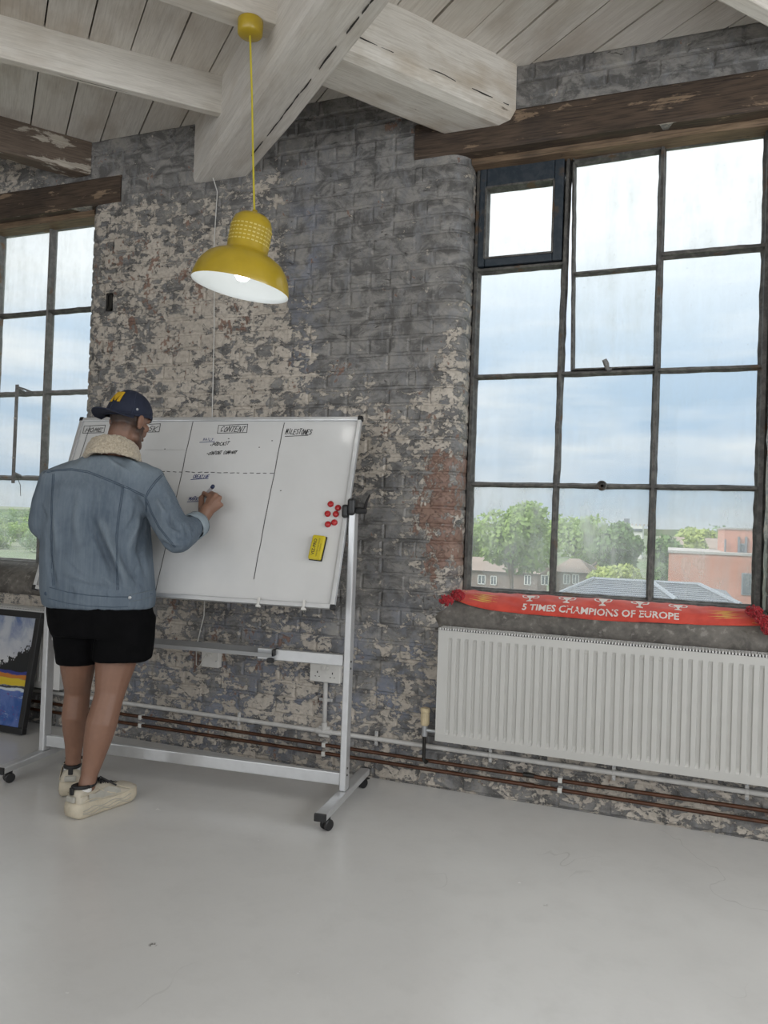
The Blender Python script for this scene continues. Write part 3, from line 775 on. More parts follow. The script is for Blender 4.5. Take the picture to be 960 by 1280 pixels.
MB().obox(stand(0, .0, .128), (2 * PU - .03, .026, .055), bx, bf, UZ).build('stretcher', 'alu', wb, bevel=.004)
MB().obox(stand(-.4, .1, .06), (2 * PU - .9, .02, .03), bx, bf, UZ) if False else None
for u in (.417, .629, -.62):
    o = MB().obox(bp(u, -BHT / 2 + .008, .016), (.012, .04, .006), bx, by, bz).obox(bp(u + .004, -BHT / 2 - .012, .02), (.02, .010, .016), bx, by, bz).build('tray_clip', 'white_plastic', wb, bevel=.002)

# handwriting: simple stroke letters, drawn as thin ink ribbons on the enamel
GL = {'A': [[(0, 0), (.5, 1), (1, 0)], [(.2, .4), (.8, .4)]], 'B': [[(0, 0), (0, 1), (.7, .9), (.6, .55), (0, .5), (.8, .4), (.7, 0), (0, 0)]], 'C': [[(1, .85), (.5, 1), (0, .55), (.4, 0), (1, .12)]],
      'D': [[(0, 0), (0, 1), (.8, .75), (.8, .25), (0, 0)]], 'E': [[(1, 1), (0, 1), (0, 0), (1, 0)], [(0, .5), (.8, .5)]], 'H': [[(0, 1), (0, 0)], [(1, 1), (1, 0)], [(0, .5), (1, .5)]],
      'I': [[(.5, 1), (.5, 0)]], 'K': [[(0, 1), (0, 0)], [(1, 1), (0, .45), (1, 0)]], 'L': [[(0, 1), (0, 0), (1, .02)]], 'M': [[(0, 0), (.1, 1), (.5, .35), (.9, 1), (1, 0)]], 'N': [[(0, 0), (.05, 1), (.95, 0), (1, 1)]],
      'O': [[(.5, 1), (0, .6), (.2, .05), (.8, 0), (1, .55), (.5, 1)]], 'P': [[(0, 0), (0, 1), (.9, .85), (.8, .5), (0, .45)]], 'R': [[(0, 0), (0, 1), (.9, .85), (.8, .5), (0, .45), (1, 0)]],
      'S': [[(1, .9), (.4, 1), (.1, .7), (.9, .4), (.7, 0), (0, .1)]], 'T': [[(0, 1), (1, 1)], [(.5, 1), (.45, 0)]], 'U': [[(0, 1), (.05, .1), (.5, 0), (.95, .1), (1, 1)]], 'V': [[(0, 1), (.5, 0), (1, 1)]], 'W': [[(0, 1), (.25, 0), (.5, .6), (.75, 0), (1, 1)]],
      'Y': [[(0, 1), (.5, .5), (1, 1)], [(.5, .5), (.3, 0)]], '.': [[(.3, .3), (.5, .3), (.5, .45), (.3, .45)]], ' ': []}
INK_H = .0032
def stroke(m, pts, w):
    for (u0, v0), (u1, v1) in zip(pts, pts[1:]):
        L = math.hypot(u1 - u0, v1 - v0)
        if L < 1e-6: continue
        tx, ty_ = (u1 - u0) / L, (v1 - v0) / L; e_ = w * .4
        a, b = (u0 - tx * e_, v0 - ty_ * e_), (u1 + tx * e_, v1 + ty_ * e_); nx, ny = -ty_ * w / 2, tx * w / 2
        q = [bp(a[0] + nx, a[1] + ny, INK_H), bp(a[0] - nx, a[1] - ny, INK_H), bp(b[0] - nx, b[1] - ny, INK_H), bp(b[0] + nx, b[1] + ny, INK_H)]
        m.add(q, [(0, 1, 2, 3)])
hr = random.Random(5)
def write(m, text, u, v, h, adv, w=.0035, slant=.15, rise=0.0):
    for i, ch in enumerate(text):
        ou, ov = u + i * adv, v + i * adv * rise + hr.uniform(-.002, .002); k = hr.uniform(.85, 1.1)
        for st_ in GL[ch]:
            stroke(m, [(ou + x * adv * .72 + y * h * slant, ov + y * h * k) for x, y in st_], w)
def wobble(p, q, n=14, a=.0015): return [(p[0] + (q[0] - p[0]) * i / n + hr.uniform(-a, a), p[1] + (q[1] - p[1]) * i / n + hr.uniform(-a, a)) for i in range(n + 1)]
def ink(name, mat, *fs):
    m = MB()
    for f in fs: f(m)
    return m.build(name, mat, panel, fix=False)
ink('column_line', 'ink_black', lambda m: stroke(m, wobble((-.113, .442), (-.104, -.435)), .0032))
ink('column_line', 'ink_black', lambda m: stroke(m, wobble((.377, .428), (.368, -.345)), .0032))
ink('column_line', 'ink_black', lambda m: stroke(m, wobble((-.70, .41), (-.735, -.40)), .003))
def dashes(m):
    u = -.60
    while u < .365:
        stroke(m, [(u, .165 + hr.uniform(-.002, .002)), (u + hr.uniform(.012, .022), .165 + hr.uniform(-.002, .002))], .0032); u += .034
ink('dashed_line', 'ink_black', dashes)
def boxed(text, u0, u1, v0, v1, h):
    def f(m):
        stroke(m, [(u0, v0), (u0 - .002, v1), (u1, v1 + .006), (u1 + .003, v0 + .004), (u0, v0)], .003)
        write(m, text, u0 + .012, v0 + .008, h, (u1 - u0 - .02) / len(text), .0034, .3)
    return f
ink('handwriting', 'ink_black', boxed('CONTENT', .035, .188, .374, .417, .028))
ink('handwriting', 'ink_black', lambda m: write(m, 'MILESTONES', .392, .37, .028, .0135, .0034, .2), lambda m: stroke(m, [(.395, .358), (.51, .364)], .003))
ink('handwriting', 'ink_black', boxed('HOME', -.732, -.61, .372, .413, .024))
ink('handwriting', 'ink_black', boxed('TASK', -.42, -.292, .377, .42, .028))
ink('handwriting', 'ink_black', lambda m: write(m, '.PODCAST', .008, .305, .018, .0128, .0028, .3, .06))
ink('handwriting', 'ink_black', lambda m: write(m, '.CONTENT COMPANY', .0, .258, .017, .0100, .0026, .3, .05))
ink('handwriting', 'ink_blue', lambda m: write(m, 'DAILY', -.034, .334, .013, .011, .0022, .2), lambda m: stroke(m, [(-.05, .324), (.03, .329)], .003))
ink('handwriting', 'ink_blue', lambda m: write(m, 'CREATIVE', -.045, .134, .018, .0108, .0028, .2), lambda m: stroke(m, [(-.052, .126), (.028, .134)], .003))
ink('handwriting', 'ink_blue', lambda m: write(m, 'MARK', -.04, .020, .018, .0125, .0028, .2), lambda m: stroke(m, [(-.045, .011), (.022, .016)], .003))
ink('faint_line', 'ink_faint', lambda m: stroke(m, wobble((-.345, .281), (-.12, .283)), .0022))
for u, v in ((.27, .30), (.33, .335), (-.235, .287), (.10, .345), (.42, .08)): ink('ink_dot', 'ink_black', lambda m: stroke(m, [(u, v), (u + .004, v)], .004))

# magnets and eraser on the board
mag = MB().lathe([(.0143, 0), (.0145, .006), (.0128, .0085), (.0125, .0095), (.010, .0125), (.005, .014), (.0005, .0143)], (0, 0, 0), (0, 0, 1), 24).mesh('round_magnet', smooth=True)
mag.materials.append(M['magnet_red'])
rot = Matrix((bx, by, bz)).transposed().to_4x4()
mags = [(.676, .020, 'topmost of its cluster'), (.714, .003, 'closest to the board edge'), (.669, -.027, 'farthest from the board edge'), (.708, -.027, 'just under the one by the edge'), (.678, -.077, 'lowest, just above the yellow eraser'), (.707, -.067, 'touching the lowest one')]
for u, v, l in mags:
    o = bpy.data.objects.new('round_magnet', mag); col.objects.link(o); o.matrix_world = Matrix.Translation(bp(u, v, .0021)) @ rot
    tag(o, 'glossy red round magnet on whiteboard, ' + l, 'magnet', 'red magnets on the whiteboard')
ea = math.radians(-4); eu = bx * math.cos(ea) + by * math.sin(ea); ev = -bx * math.sin(ea) + by * math.cos(ea); EC = bp(.650, -.192, 0)
er = thing('board_eraser', 'yellow magnetic board eraser with black felt and sideways black print', 'eraser', EC)
MB().obox(EC + bz * .020, (.060, .112, .020), eu, ev, bz).build('body', 'eraser_yellow', er, bevel=.008, segs=3)
MB().obox(EC + bz * .0062, (.062, .113, .0085), eu, ev, bz).build('felt_pad', 'felt_black', er, bevel=.002)
def lettering(name, mat, parent, body, size, O, U, V, bold=0.0, shear=0.0, sx=1.0):
    vs, fs = text_mesh(body, size, shear, bold)
    return MB().add([O + U * (x * sx) + V * y for x, y in vs], fs).build(name, mat, parent, fix=False)
lettering('print', 'ink_black', er, 'VIZ-PRO', .020, EC + bz * .0304 - eu * .010, ev, -eu, .0004)
lettering('print', 'ink_black', er, 'WHITEBOARD ERASER', .0085, EC + bz * .0304 + eu * .008, ev, -eu)
lettering('print', 'ink_black', er, 'MAGNETIC', .0075, EC + bz * .0304 + eu * .019, ev, -eu)

# ------------------------------------------------------------------ pendant lamp
LC = Vector((-1.646, -.918, 3.283))
lamp = thing('pendant_lamp', 'yellow metal pendant lamp, lit, hanging from a white joist', 'lamp', LC)
MB().lathe([(.001, -.062), (.012, -.062), (.044, -.060), (.050, -.054), (.0515, -.004), (.050, 0), (.001, 0)], LC, (0, 0, 1), 32).build('ceiling_rose', 'lamp_yellow', lamp, smooth=True)
ax = Vector((.16, .03, 1)).normalized(); RC = Vector((-1.648, -.918, 2.195))      # the shade hangs a little askew
TOP = RC + ax * .305
MB().tube([LC - UZ * .06, (LC - UZ * .06) * .66 + TOP * .34 + Vector((.002, 0, 0)), (LC - UZ * .06) * .3 + TOP * .7, TOP], .0042, 8).build('cord', 'cord_yellow', lamp)
outer = [(.196, 0), (.1965, .006), (.194, .022), (.187, .05), (.174, .08), (.152, .108), (.122, .128), (.096, .138), (.086, .145), (.083, .155), (.083, .235), (.081, .255), (.073, .278), (.056, .294), (.03, .303), (.012, .306), (.010, .318), (.001, .319)]
MB().lathe(outer, RC, ax, 48).build('shade', 'lamp_yellow', lamp, smooth=True)
inner = [(.196, 0), (.1935, .002), (.1915, .022), (.1845, .05), (.1715, .079), (.15, .105), (.12, .125), (.094, .134), (.083, .142), (.08, .155), (.08, .2), (.001, .2)]
MB().lathe(inner, RC, ax, 48).build('reflector', 'lamp_white', lamp, smooth=True)
u0 = ax.cross(Vector((0, 1, 0))).normalized(); w0 = ax.cross(u0)
m = MB()
for row in range(5):
    for k in range(30):
        a = 2 * math.pi * k / 30; rd = u0 * math.cos(a) + w0 * math.sin(a); tg = ax.cross(rd)
        m.obox(RC + ax * (.178 + row * .0155) + rd * .0828, (.011, .005, .0022), tg, ax, rd)
m.build('vent_slots', 'slot_lit', lamp)['kind'] = 'stuff'
t = NT('bulb_glow'); em = t.n('ShaderNodeEmission', {0: (1, .98, .94), 1: 9.0}).outputs[0]; M['bulb'] = t.end(em)
MB().lathe([(.001, -.002), (.018, .002), (.030, .016), (.0335, .034), (.030, .052), (.02, .072), (.014, .085), (.0135, .1), (.001, .1)], RC + ax * .03, ax, 20).build('bulb', 'bulb', lamp, smooth=True)
MB().lathe([(.016, 0), (.018, .06), (.016, .07)], RC + ax * .125, ax, 16).build('lamp_holder', 'white_plastic', lamp, smooth=True)
# ------------------------------------------------------------------ radiators
def radiator(name, label, x0, x1, z0, z1, mat, valve_left):
    yb, yf = -.035, -.115; cx = (x0 + x1) / 2
    R = thing(name, label, 'radiator', (cx, -.075, z0))
    pitch = .0385; nrib = int((x1 - x0 - .06) / pitch); xs = []
    start = cx - nrib * pitch / 2
    prof = [(0, 0), (.10, 0), (.2, 1), (.52, 1), (.62, 0)]          # pressed channel across one pitch
    for k in range(nrib):
        for f, dpt in prof: xs.append((start + (k + f) * pitch, dpt))
    xs = [(x0 + .004, 0), (x0 + .022, 0)] + xs + [(x1 - .022, 0), (x1 - .004, 0)]
    zs = [(z0, 0), (z0 + .035, 0), (z0 + .048, .75), (z0 + .058, 1), (z1 - .058, 1), (z1 - .048, .75), (z1 - .035, 0), (z1 - .004, 0), (z1, 0)]
    rows = [[(x, yf + dpt * k * .010 + (.004 if i in (0, 8) else 0), z) for x, dpt in xs] for i, (z, k) in enumerate(zs)]
    m = MB().rings(rows, closed=False)
    m.build('front_panel', mat, R, fix=False)
    m = MB(); m.rings([[(x, yb + .004 - dpt * k * .010, z) for x, dpt in xs] for z, k in zs], closed=False); m.box((x0 + .006, yf + .012, z0), (x1 - .006, yb - .006, z0 + .004))
    m.build('rear_panel', mat, R)
    for xe in (x0, x1 - .004): MB().box((xe, yf - .001, z0 + .002), (xe + .004, yb + .004, z1 + .008)).build('side_cover', mat, R, bevel=.0015)
    g = MB(); n = int((x1 - x0) / .0125)
    for k in range(n): g.box((x0 + .006 + k * .0125, yf + .0005, z1 - .001), (x0 + .0125 + k * .0125, yb - .004, z1 + .008))
    g.box((x0, yb - .006, z1), (x1, yb + .004, z1 + .008)); g.box((x0, (yf + yb) / 2 - .004, z1), (x1, (yf + yb) / 2 + .004, z1 + .0075))
    go = g.build('top_grille', 'radiator_enamel_white', R)
    MB().box((x0 + .005, yf + .002, z1 - .010), (x1 - .005, yb - .008, z1 + .0005)).build('convector_gap', 'socket_hole', R)
    for xx in (x0 + .3, x1 - .3): MB().box((xx, yb, z0 + .05), (xx + .03, -.004, z1 - .05)).build('wall_bracket', 'dark_metal', R)
    s = -1 if valve_left else 1; vx = (x0 if valve_left else x1) + s * .062; yv = -.078
    vb = MB().tube([((x0 if valve_left else x1) - s * .002, yv, z0 + .035), (vx, yv, z0 + .035)], .009, 10).lathe([(.011, -.03), (.014, -.028), (.014, .02), (.011, .024)], (vx, yv, z0 + .035), (0, 0, 1), 12).build('valve_body', 'alu_grey' if valve_left else 'dark_metal', R)
    MB().tube([(vx, yv, z0 + .015), (vx, yv, .15), (vx + .004, yv + .02, .134), (vx + .004, -.03, .132)], .0085, 10).build('tail_pipe', 'dark_metal', R)
    if valve_left:
        hd = MB()
        prof = [(.0145, .0), (.018, .004), (.02, .012), (.02, .05), (.0185, .06), (.0215, .064), (.0215, .078), (.018, .084), (.001, .086)]
        rings = []
        for r, z in prof:
            rings.append([(vx + (r * (1 + (.06 if k % 2 else 0))) * math.cos(2 * math.pi * k / 32), yv + (r * (1 + (.06 if k % 2 else 0))) * math.sin(2 * math.pi * k / 32), z0 + .056 + z) for k in range(32)])
        hd.rings(rings); hd.build('thermostat_head', 'cream_plastic', R)
    else:
        MB().lathe([(.012, 0), (.014, .004), (.013, .03), (.001, .033)], (vx, yv, z0 + .058), (0, 0, 1), 12).build('lockshield_cap', 'white_plastic', R)
    return R
radiator('radiator', 'long cream panel radiator under the window with the red scarf', -1.004, .78, .258, .780, 'radiator_enamel', True)
radiator('radiator', 'white panel radiator behind the leaning framed painting', -4.75, -3.245, .245, .692, 'radiator_enamel_white', False)

# ------------------------------------------------------------------ pipes, conduit, sockets, cable on the wall
def clip_on(parent, x, z, r, y, big=False):
    MB().box((x - .010, y - r - .003, z - r - .003), (x + .010, -.004, z + r + .003)).build('pipe_clip', 'white_plastic', parent, bevel=.003)
def saddle(parent, x, z, r, y):
    m = MB().tube([(x - .008, y, z), (x + .008, y, z)], r + .0025, 14).box((x - .008, y, z - .036), (x + .008, -.004, z + .036))
    o = m.build('saddle_clip', 'conduit_white', parent, bevel=.003)
    for s in (-1, 1): MB().lathe([(.0005, .005), (.005, .004), (.006, 0)], (x, y, z + s * .028), (0, -1, 0), 8).build('screw', 'alu_grey', o)
for z, lab in ((.137, 'upper of two brown copper heating pipes along the wall foot'), (.092, 'lower of two brown copper heating pipes along the wall foot')):
    p = thing('heating_pipe', lab, 'pipe', (-1.6, -.03, z), 'heating pipes along the brick wall')
    MB().tube([(x, -.03 + .002 * math.sin(x * 2), z + .0025 * math.sin(x * 1.3 + z * 40)) for x in [-5.2 + .2 * i for i in range(34)]], .0088, 10).build('tube', 'copper_brown', p, smooth=True)
    for x in (-2.739, -1.61, -.434): clip_on(p, x, z, .009, -.03)
    MB().tube([(-.60, -.03, z), (-.55, -.03, z)], .0115, 10).build('coupling', 'dark_metal' if z > .1 else 'copper_brown', p)
cd = thing('cable_conduit', 'white round cable conduit with saddle clips along the brick wall', 'conduit', (-1.62, -.02, .2))
MB().tube([(x, -.018, .2) for x in (-4.6, -3, -1.62, -.5, .5, 1.2)], .0118, 12).build('tube', 'conduit_white', cd, smooth=True)
for x in (-2.12, -1.335, -.76, -.204, .331): saddle(cd, x, .2, .0118, -.018)
MB().tube([(-1.618, -.018, .2), (-1.618, -.018, .46)], .0118, 12).build('riser', 'conduit_white', cd, smooth=True)
m = MB().tube([(-1.618, -.018, .35), (-1.618, -.018, .368)], .0142, 14).box((-1.654, -.016, .351), (-1.582, -.004, .367)); o = m.build('saddle_clip', 'conduit_white', cd, bevel=.002)
for s in (-1, 1): MB().lathe([(.0005, .005), (.005, .004), (.006, 0)], (-1.618 + s * .028, -.016, .359), (0, -1, 0), 8).build('screw', 'alu_grey', o)
m = MB().tube([(-1.662, -.018, .2), (-1.574, -.018, .2)], .0155, 14).tube([(-1.618, -.018, .2), (-1.618, -.018, .245)], .0155, 14).box((-1.648, -.022, .172), (-1.588, -.004, .226)); m.build('tee_fitting', 'conduit_white', cd, bevel=.003)
def socket(label, cx, cz, w, h, double, y=-.038):
    S = thing('wall_socket', label, 'socket', (cx, 0, cz - h / 2))
    MB().box((cx - w / 2, y + .010, cz - h / 2), (cx + w / 2, -.003, cz + h / 2)).build('back_box', 'white_plastic', S, bevel=.004)
    MB().box((cx - w / 2 - .001, y, cz - h / 2 - .001), (cx + w / 2 + .001, y + .011, cz + h / 2 + .001)).build('face_plate', 'white_plastic', S, bevel=.004)
    if double:
        for s in (-1, 1):
            ox = cx + s * w * .25
            MB().box((ox - .0025, y - .0006, cz - .006), (ox + .0025, y + .002, cz + .004)).box((ox - .014, y - .0006, cz - .024), (ox - .008, y + .002, cz - .020)).box((ox + .008, y - .0006, cz - .024), (ox + .014, y + .002, cz - .020)).build('pin_holes', 'socket_hole', S)
            MB().box((ox - s * .03 - .006, y - .005, cz + .012), (ox - s * .03 + .006, y, cz + .032)).build('rocker_switch', 'white_plastic', S, bevel=.002)
    else:
        MB().box((cx - .014, y - .004, cz - .01), (cx + .010, y, cz + .010)).build('fused_cover', 'white_plastic', S, bevel=.002)
        MB().lathe([(.0005, .003), (.004, .002), (.0045, 0)], (cx + w * .36, y, cz - .03), (0, -1, 0), 8).build('screw', 'alu_grey', S)
    return S
socket('white double wall socket with pin holes above the riser conduit', -1.616, .502, .168, .098, True)
socket('white single switched outlet box with a cord behind the pen tray', -2.298, .527, .108, .132, False)
pts = [(-2.44, -.05, 3.19), (-2.40, -.03, 3.13), (-2.383, -.010, 3.06), (-2.392, -.008, 2.8), (-2.37, -.008, 2.3), (-2.362, -.008, 1.8), (-2.364, -.008, 1.2), (-2.366, -.008, .73), (-2.405, -.010, .56), (-2.40, -.012, .46), (-2.37, -.03, .455), (-2.335, -.04, .50), (-2.318, -.046, .527)]
tag(MB().tube(pts, .003, 6).build('wall_cable', 'white_plastic', None, smooth=True, org=(-2.366, -.008, .46)), 'thin white cable running down the bricks from the main beam', 'cable')
tag(MB().box((-3.115, -.012, 2.54), (-3.075, .002, 2.552)).box((-3.115, -.012, 2.45), (-3.075, .002, 2.462)).box((-3.115, -.012, 2.45), (-3.103, .002, 2.552)).box((-3.087, -.012, 2.45), (-3.075, .002, 2.552)).box((-3.115, -.004, 2.45), (-3.075, .002, 2.552)).build('iron_bracket', 'dark_metal', None, bevel=.002, org=(-3.095, 0, 2.45)), 'small rusty iron bracket fixed to the bricks beside the far window', 'bracket')

# ------------------------------------------------------------------ painting
def painting_material():
    t = NT('painted_canvas'); g = t.n('ShaderNodeTexCoord').outputs['Generated']; s = t.n('ShaderNodeSeparateXYZ', {0: g}); u, v = s.outputs[0], s.outputs[2]
    n1 = t.noise(t.mapping(g, (3, 1, 2)), 2, 5, .6, .6); n2 = t.noise(t.mapping(g, (6, 1, 6), loc=(3, 0, 1)), 3, 6, .65, .6); n3 = t.noise(t.mapping(g, (2, 1, 9)), 3, 4, .6)
    sky = t.mix(t.step(n1, .35, .6), (.10, .15, .30), (.42, .45, .50)); sky = t.mix(t.step(v, .55, .95), (.55, .55, .56), sky)
    ridge = t.math('ADD', t.math('MULTIPLY', t.math('SUBTRACT', u, .3), .52), t.math('ADD', .40, t.math('MULTIPLY', t.math('SUBTRACT', n2, .5), .4)))
    hill = t.step(t.math('SUBTRACT', ridge, v), -.004, .006)
    c = t.mix(hill, sky, (.006, .007, .008))
    def band(c, lo, hi, colr, wob=.05):
        vv = t.math('ADD', v, t.math('MULTIPLY', t.math('SUBTRACT', n3, .5), wob))
        return t.mix(t.math('MULTIPLY', t.step(vv, lo - .004, lo + .004), t.step(vv, hi + .004, hi - .004)), c, colr)
    low = t.mix(t.step(n1, .42, .58), (.03, .09, .30), (.10, .16, .40)); low = t.mix(t.step(n2, .56, .66), low, (.13, .06, .22)); low = t.mix(t.step(n3, .62, .7), low, (.32, .40, .55))
    c = t.mix(t.step(v, .445, .435), c, low)
    c = band(c, .43, .50, (.03, .04, .22)); c = band(c, .43, .47, (.50, .17, .02)); c = band(c, .365, .43, (.62, .45, .02)); c = band(c, .34, .362, (.03, .03, .03)); c = band(c, .32, .343, (.55, .6, .65))
    M['canvas'] = t.end(t.bsdf(c, .5, 0, t.bump(n2, .3, .004)))
painting_material()
PT = thing('framed_painting', 'abstract seascape painting in black frame leaning on the white radiator', 'painting', (-3.68, -.235, 0))
ph, pw, pd = .685, .61, .034; lean = math.asin((.235 - .128) / ph)
pX = Vector((1, 0, 0)); pY = Vector((0, math.sin(lean), math.cos(lean))); pN = Vector((0, -math.cos(lean), math.sin(lean)))
po_ = Vector((-3.372 - pw / 2, -.222, .004))
def pp(u, v, h=0): return po_ + pX * u + pY * v + pN * h
MB().obox(pp(0, ph / 2, .012), (pw - .07, ph - .07, .012), pX, pY, pN).build('canvas', 'canvas', PT)
for c_, s_ in (((0, .018), (pw, .036)), ((0, ph - .018), (pw, .036)), ((pw / 2 - .018, ph / 2), (.036, ph - .072)), ((-pw / 2 + .018, ph / 2), (.036, ph - .072))):
    MB().obox(pp(c_[0], c_[1], .012), (s_[0], s_[1], pd), pX, pY, pN).build('frame_bar', 'black_plastic', PT, bevel=.002)
MB().obox(pp(0, ph / 2, -.004), (pw - .01, ph - .01, .004), pX, pY, pN).build('backing_board', 'lintel_wood', PT)

# ------------------------------------------------------------------ scarf on the sill
def cloth_material(name, c0, c1, rough=.85):
    t = NT(name); P = t.pos(); a = t.noise(P, 18, 5, .6); b = t.noise(t.mapping(P, (8, 1, 1)), 120, 2, .5)
    M[name] = t.end(t.bsdf(t.mix(t.step(a, .35, .65), c0, c1), rough, 0, t.bump(b, .25, .002), Sheen_Weight=.3))
cloth_material('scarf_red', (.66, .075, .045), (.54, .05, .032)); cloth_material('scarf_white', (.78, .72, .68), (.7, .62, .58)); cloth_material('scarf_gold', (.72, .42, .09), (.66, .34, .06)); cloth_material('wool_red', (.42, .01, .02), (.28, .006, .014))
SX0, SX1 = -.972, .385
def scarf_pt(u, v, h=0.0):
    """u 0..1 along the sill, v 0..1 from the window down over the edge"""
    x = SX0 + (SX1 - SX0) * u
    a1 = 58 + 7 * math.sin(math.pi * min(1, u * 1.15)) - 12 * max(0, 1 - u / .14) ** 2 - 5 * max(0, (u - .85) / .15) ** 2
    a0 = 9 + 3 * math.sin(u * 9)
    a = math.radians(a0 + (a1 - a0) * v)
    y, z = .185 - .184 * math.sin(a), .803 + .142 * math.cos(a); ny, nz = -math.sin(a), math.cos(a)
    off = .006 + .004 * noise.noise(Vector((u * 11, v * 3, 0))) + .004 * noise.noise(Vector((u * 30, v * 5, 4))) + (.004 * math.sin(u * 21) * v) + h
    return Vector((x, y + ny * off, z + nz * off))
SC = thing('football_scarf', 'red scarf with white lettering and trophies draped along the window sill', 'scarf', (-.29, -.01, .86))
n, mrow = 90, 12
rows = [[scarf_pt(i / n, j / mrow) for i in range(n + 1)] for j in range(mrow + 1)]
rows += [[scarf_pt(i / n, 1 - j / mrow, -.0035) for i in range(n + 1)] for j in range(mrow + 1)]
MB().rings(rows, closed=False).build('cloth', 'scarf_red', SC, smooth=True, fix=False)
def scarf_print(name, mat, shapes, h=.0012):
    m = MB()
    for vs, fs in shapes: m.add([scarf_pt(u, v, h) for u, v in vs], fs)
    return m.build(name, mat, SC, fix=False)
SL = SX1 - SX0; SWID = .125
vs, fs = text_mesh('5 TIMES CHAMPIONS OF EUROPE', .037, 0, .0009)
wmax = max(x for x, y in vs) - min(x for x, y in vs); cxm = (max(x for x, y in vs) + min(x for x, y in vs)) / 2; kx = .690 / wmax
scarf_print('lettering', 'scarf_white', [([(.497 + (x - cxm) * kx / SL, .745 - y * 1.2 / SWID) for x, y in vs], fs)])
def cup(u0, v0):
    s = .021
    body = [(-1, 1), (1, 1), (.8, .3), (.3, -.2), (.15, -.7), (.7, -1), (.7, -1.2), (-.7, -1.2), (-.7, -1), (-.15, -.7), (-.3, -.2), (-.8, .3)]
    P = lambda q: [(u0 + x * s / SL, v0 - y * s / SWID) for x, y in q]
    out = [(P(body), [tuple(range(len(body)))])]
    for k in (-1, 1):
        h = [(k * .9, .9), (k * 1.5, 1.1), (k * 2.0, .6), (k * 1.7, .0), (k * .6, -.3), (k * .6, -.05), (k * 1.45, .15), (k * 1.65, .55), (k * 1.4, .85), (k * .9, .7)]
        out.append((P(h), [(0, 1, 8, 9), (1, 2, 7, 8), (2, 3, 6, 7), (3, 4, 5, 6)]))
    return out
for u in (.262, .388, .508, .628, .748): scarf_print('trophy', 'scarf_white', cup(u, .27))
def plume(u0, sgn):
    out = []
    for k in range(6):
        v0 = .32 + k * .075; pts = [(u0 + sgn * (.02 * math.sin(k * 2.1) + .0), v0), (u0 + sgn * .035, v0 - .03), (u0 + sgn * (.085 + .012 * math.cos(k * 3)), v0 + .02), (u0 + sgn * .04, v0 + .03)]
        out.append((pts, [(0, 1, 2, 3)]))
    return out
scarf_print('gold_motif', 'scarf_gold', plume(.06, 1)); scarf_print('gold_motif', 'scarf_gold', plume(.93, -1))
for ua, ub in ((.005, .03), (.965, .99)): scarf_print('gold_band', 'scarf_gold', [([(ua, .2), (ub, .25), (ub, .95), (ua, .9)], [(0, 1, 2, 3)])])
def tassel(c, seed):
    r = random.Random(seed); m = MB(); c = Vector(c)
    for k in range(60):
        d = Vector((r.gauss(0, 1), r.gauss(0, 1), r.gauss(0, 1) * .8)).normalized(); q = c + Vector((d.x * .03, d.y * .018, d.z * .022))
        e_ = d.cross(Vector((r.random(), r.random(), r.random()))).normalized()
        m.tube([c + d * .006, q * .8 + c * .2 + e_ * .008, q + e_ * .004, q + d * .004 - e_ * .006], .0042, 5)
    m.ellipsoid(c, (.024, .015, .018), 10, 6); return m
for c, s in (((-.998, -.018, .908), 1), ((-.952, .02, .934), 2), ((.345, .05, .948), 3), ((.378, .012, .915), 4), ((.40, -.02, .885), 5)): tassel(c, s).build('tassel', 'wool_red', SC)
# ------------------------------------------------------------------ the man writing on the board
def attr_material(name, rough, bump_scale=0, bump=0.0, **k):
    t = NT(name); c = t.n('ShaderNodeAttribute', attribute_name='Col').outputs['Color']
    v = t.obj(); f = t.noise(v, 40, 4, .6); c = t.mix(t.math('MULTIPLY', t.step(f, .35, .7), .16), c, (.12, .06, .04))
    M[name] = t.end(t.bsdf(c, rough, 0, t.bump(t.noise(v, bump_scale, 3), bump, .002) if bump else None, **k))
attr_material('skin', .5, 260, .12, Subsurface_Weight=0.0)
def denim_material():
    t = NT('washed_denim'); v = t.pos()
    st = t.noise(t.mapping(v, (60, 60, 3.5)), 1.6, 4, .6); bl = t.noise(v, 4.2, 5, .6, .4); fine = t.noise(t.mapping(v, (220, 220, 140)), 1.0, 2, .5)
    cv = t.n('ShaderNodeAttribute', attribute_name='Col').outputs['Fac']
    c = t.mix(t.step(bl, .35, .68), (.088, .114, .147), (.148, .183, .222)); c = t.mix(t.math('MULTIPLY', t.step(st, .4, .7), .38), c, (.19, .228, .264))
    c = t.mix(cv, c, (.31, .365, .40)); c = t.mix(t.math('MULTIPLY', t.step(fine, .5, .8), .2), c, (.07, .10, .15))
    M['denim'] = t.end(t.bsdf(c, .85, 0, t.bump(t.math('ADD', fine, t.math('MULTIPLY', st, .6)), .25, .002), Specular_IOR_Level=.2))
denim_material()
simple('denim_dark', (.055, .08, .115), .9, 0, .2, 60); simple('denim_thread', (.16, .19, .21), .9); simple('shorts_black', (.0025, .0025, .003), .9, 0, .3, 20, bump=.2, Specular_IOR_Level=.12)
def sherpa_material():
    t = NT('sherpa'); v = t.pos(); a = t.noise(v, 130, 4, .6); b = t.noise(v, 30, 3, .6)
    M['sherpa'] = t.end(t.bsdf(t.mix(t.step(a, .35, .65), (.36, .30, .22), (.56, .49, .38)), .95, 0, t.bump(t.math('ADD', a, b), .9, .006), Sheen_Weight=.3))
sherpa_material()
simple('cap_navy', (.012, .017, .038), .8, 0, .12, 30, bump=.15); simple('cap_yellow', (.60, .36, .015), .7); simple('cap_eyelet', (.03, .04, .075), .7); simple('grey_mark', (.35, .36, .38), .7)
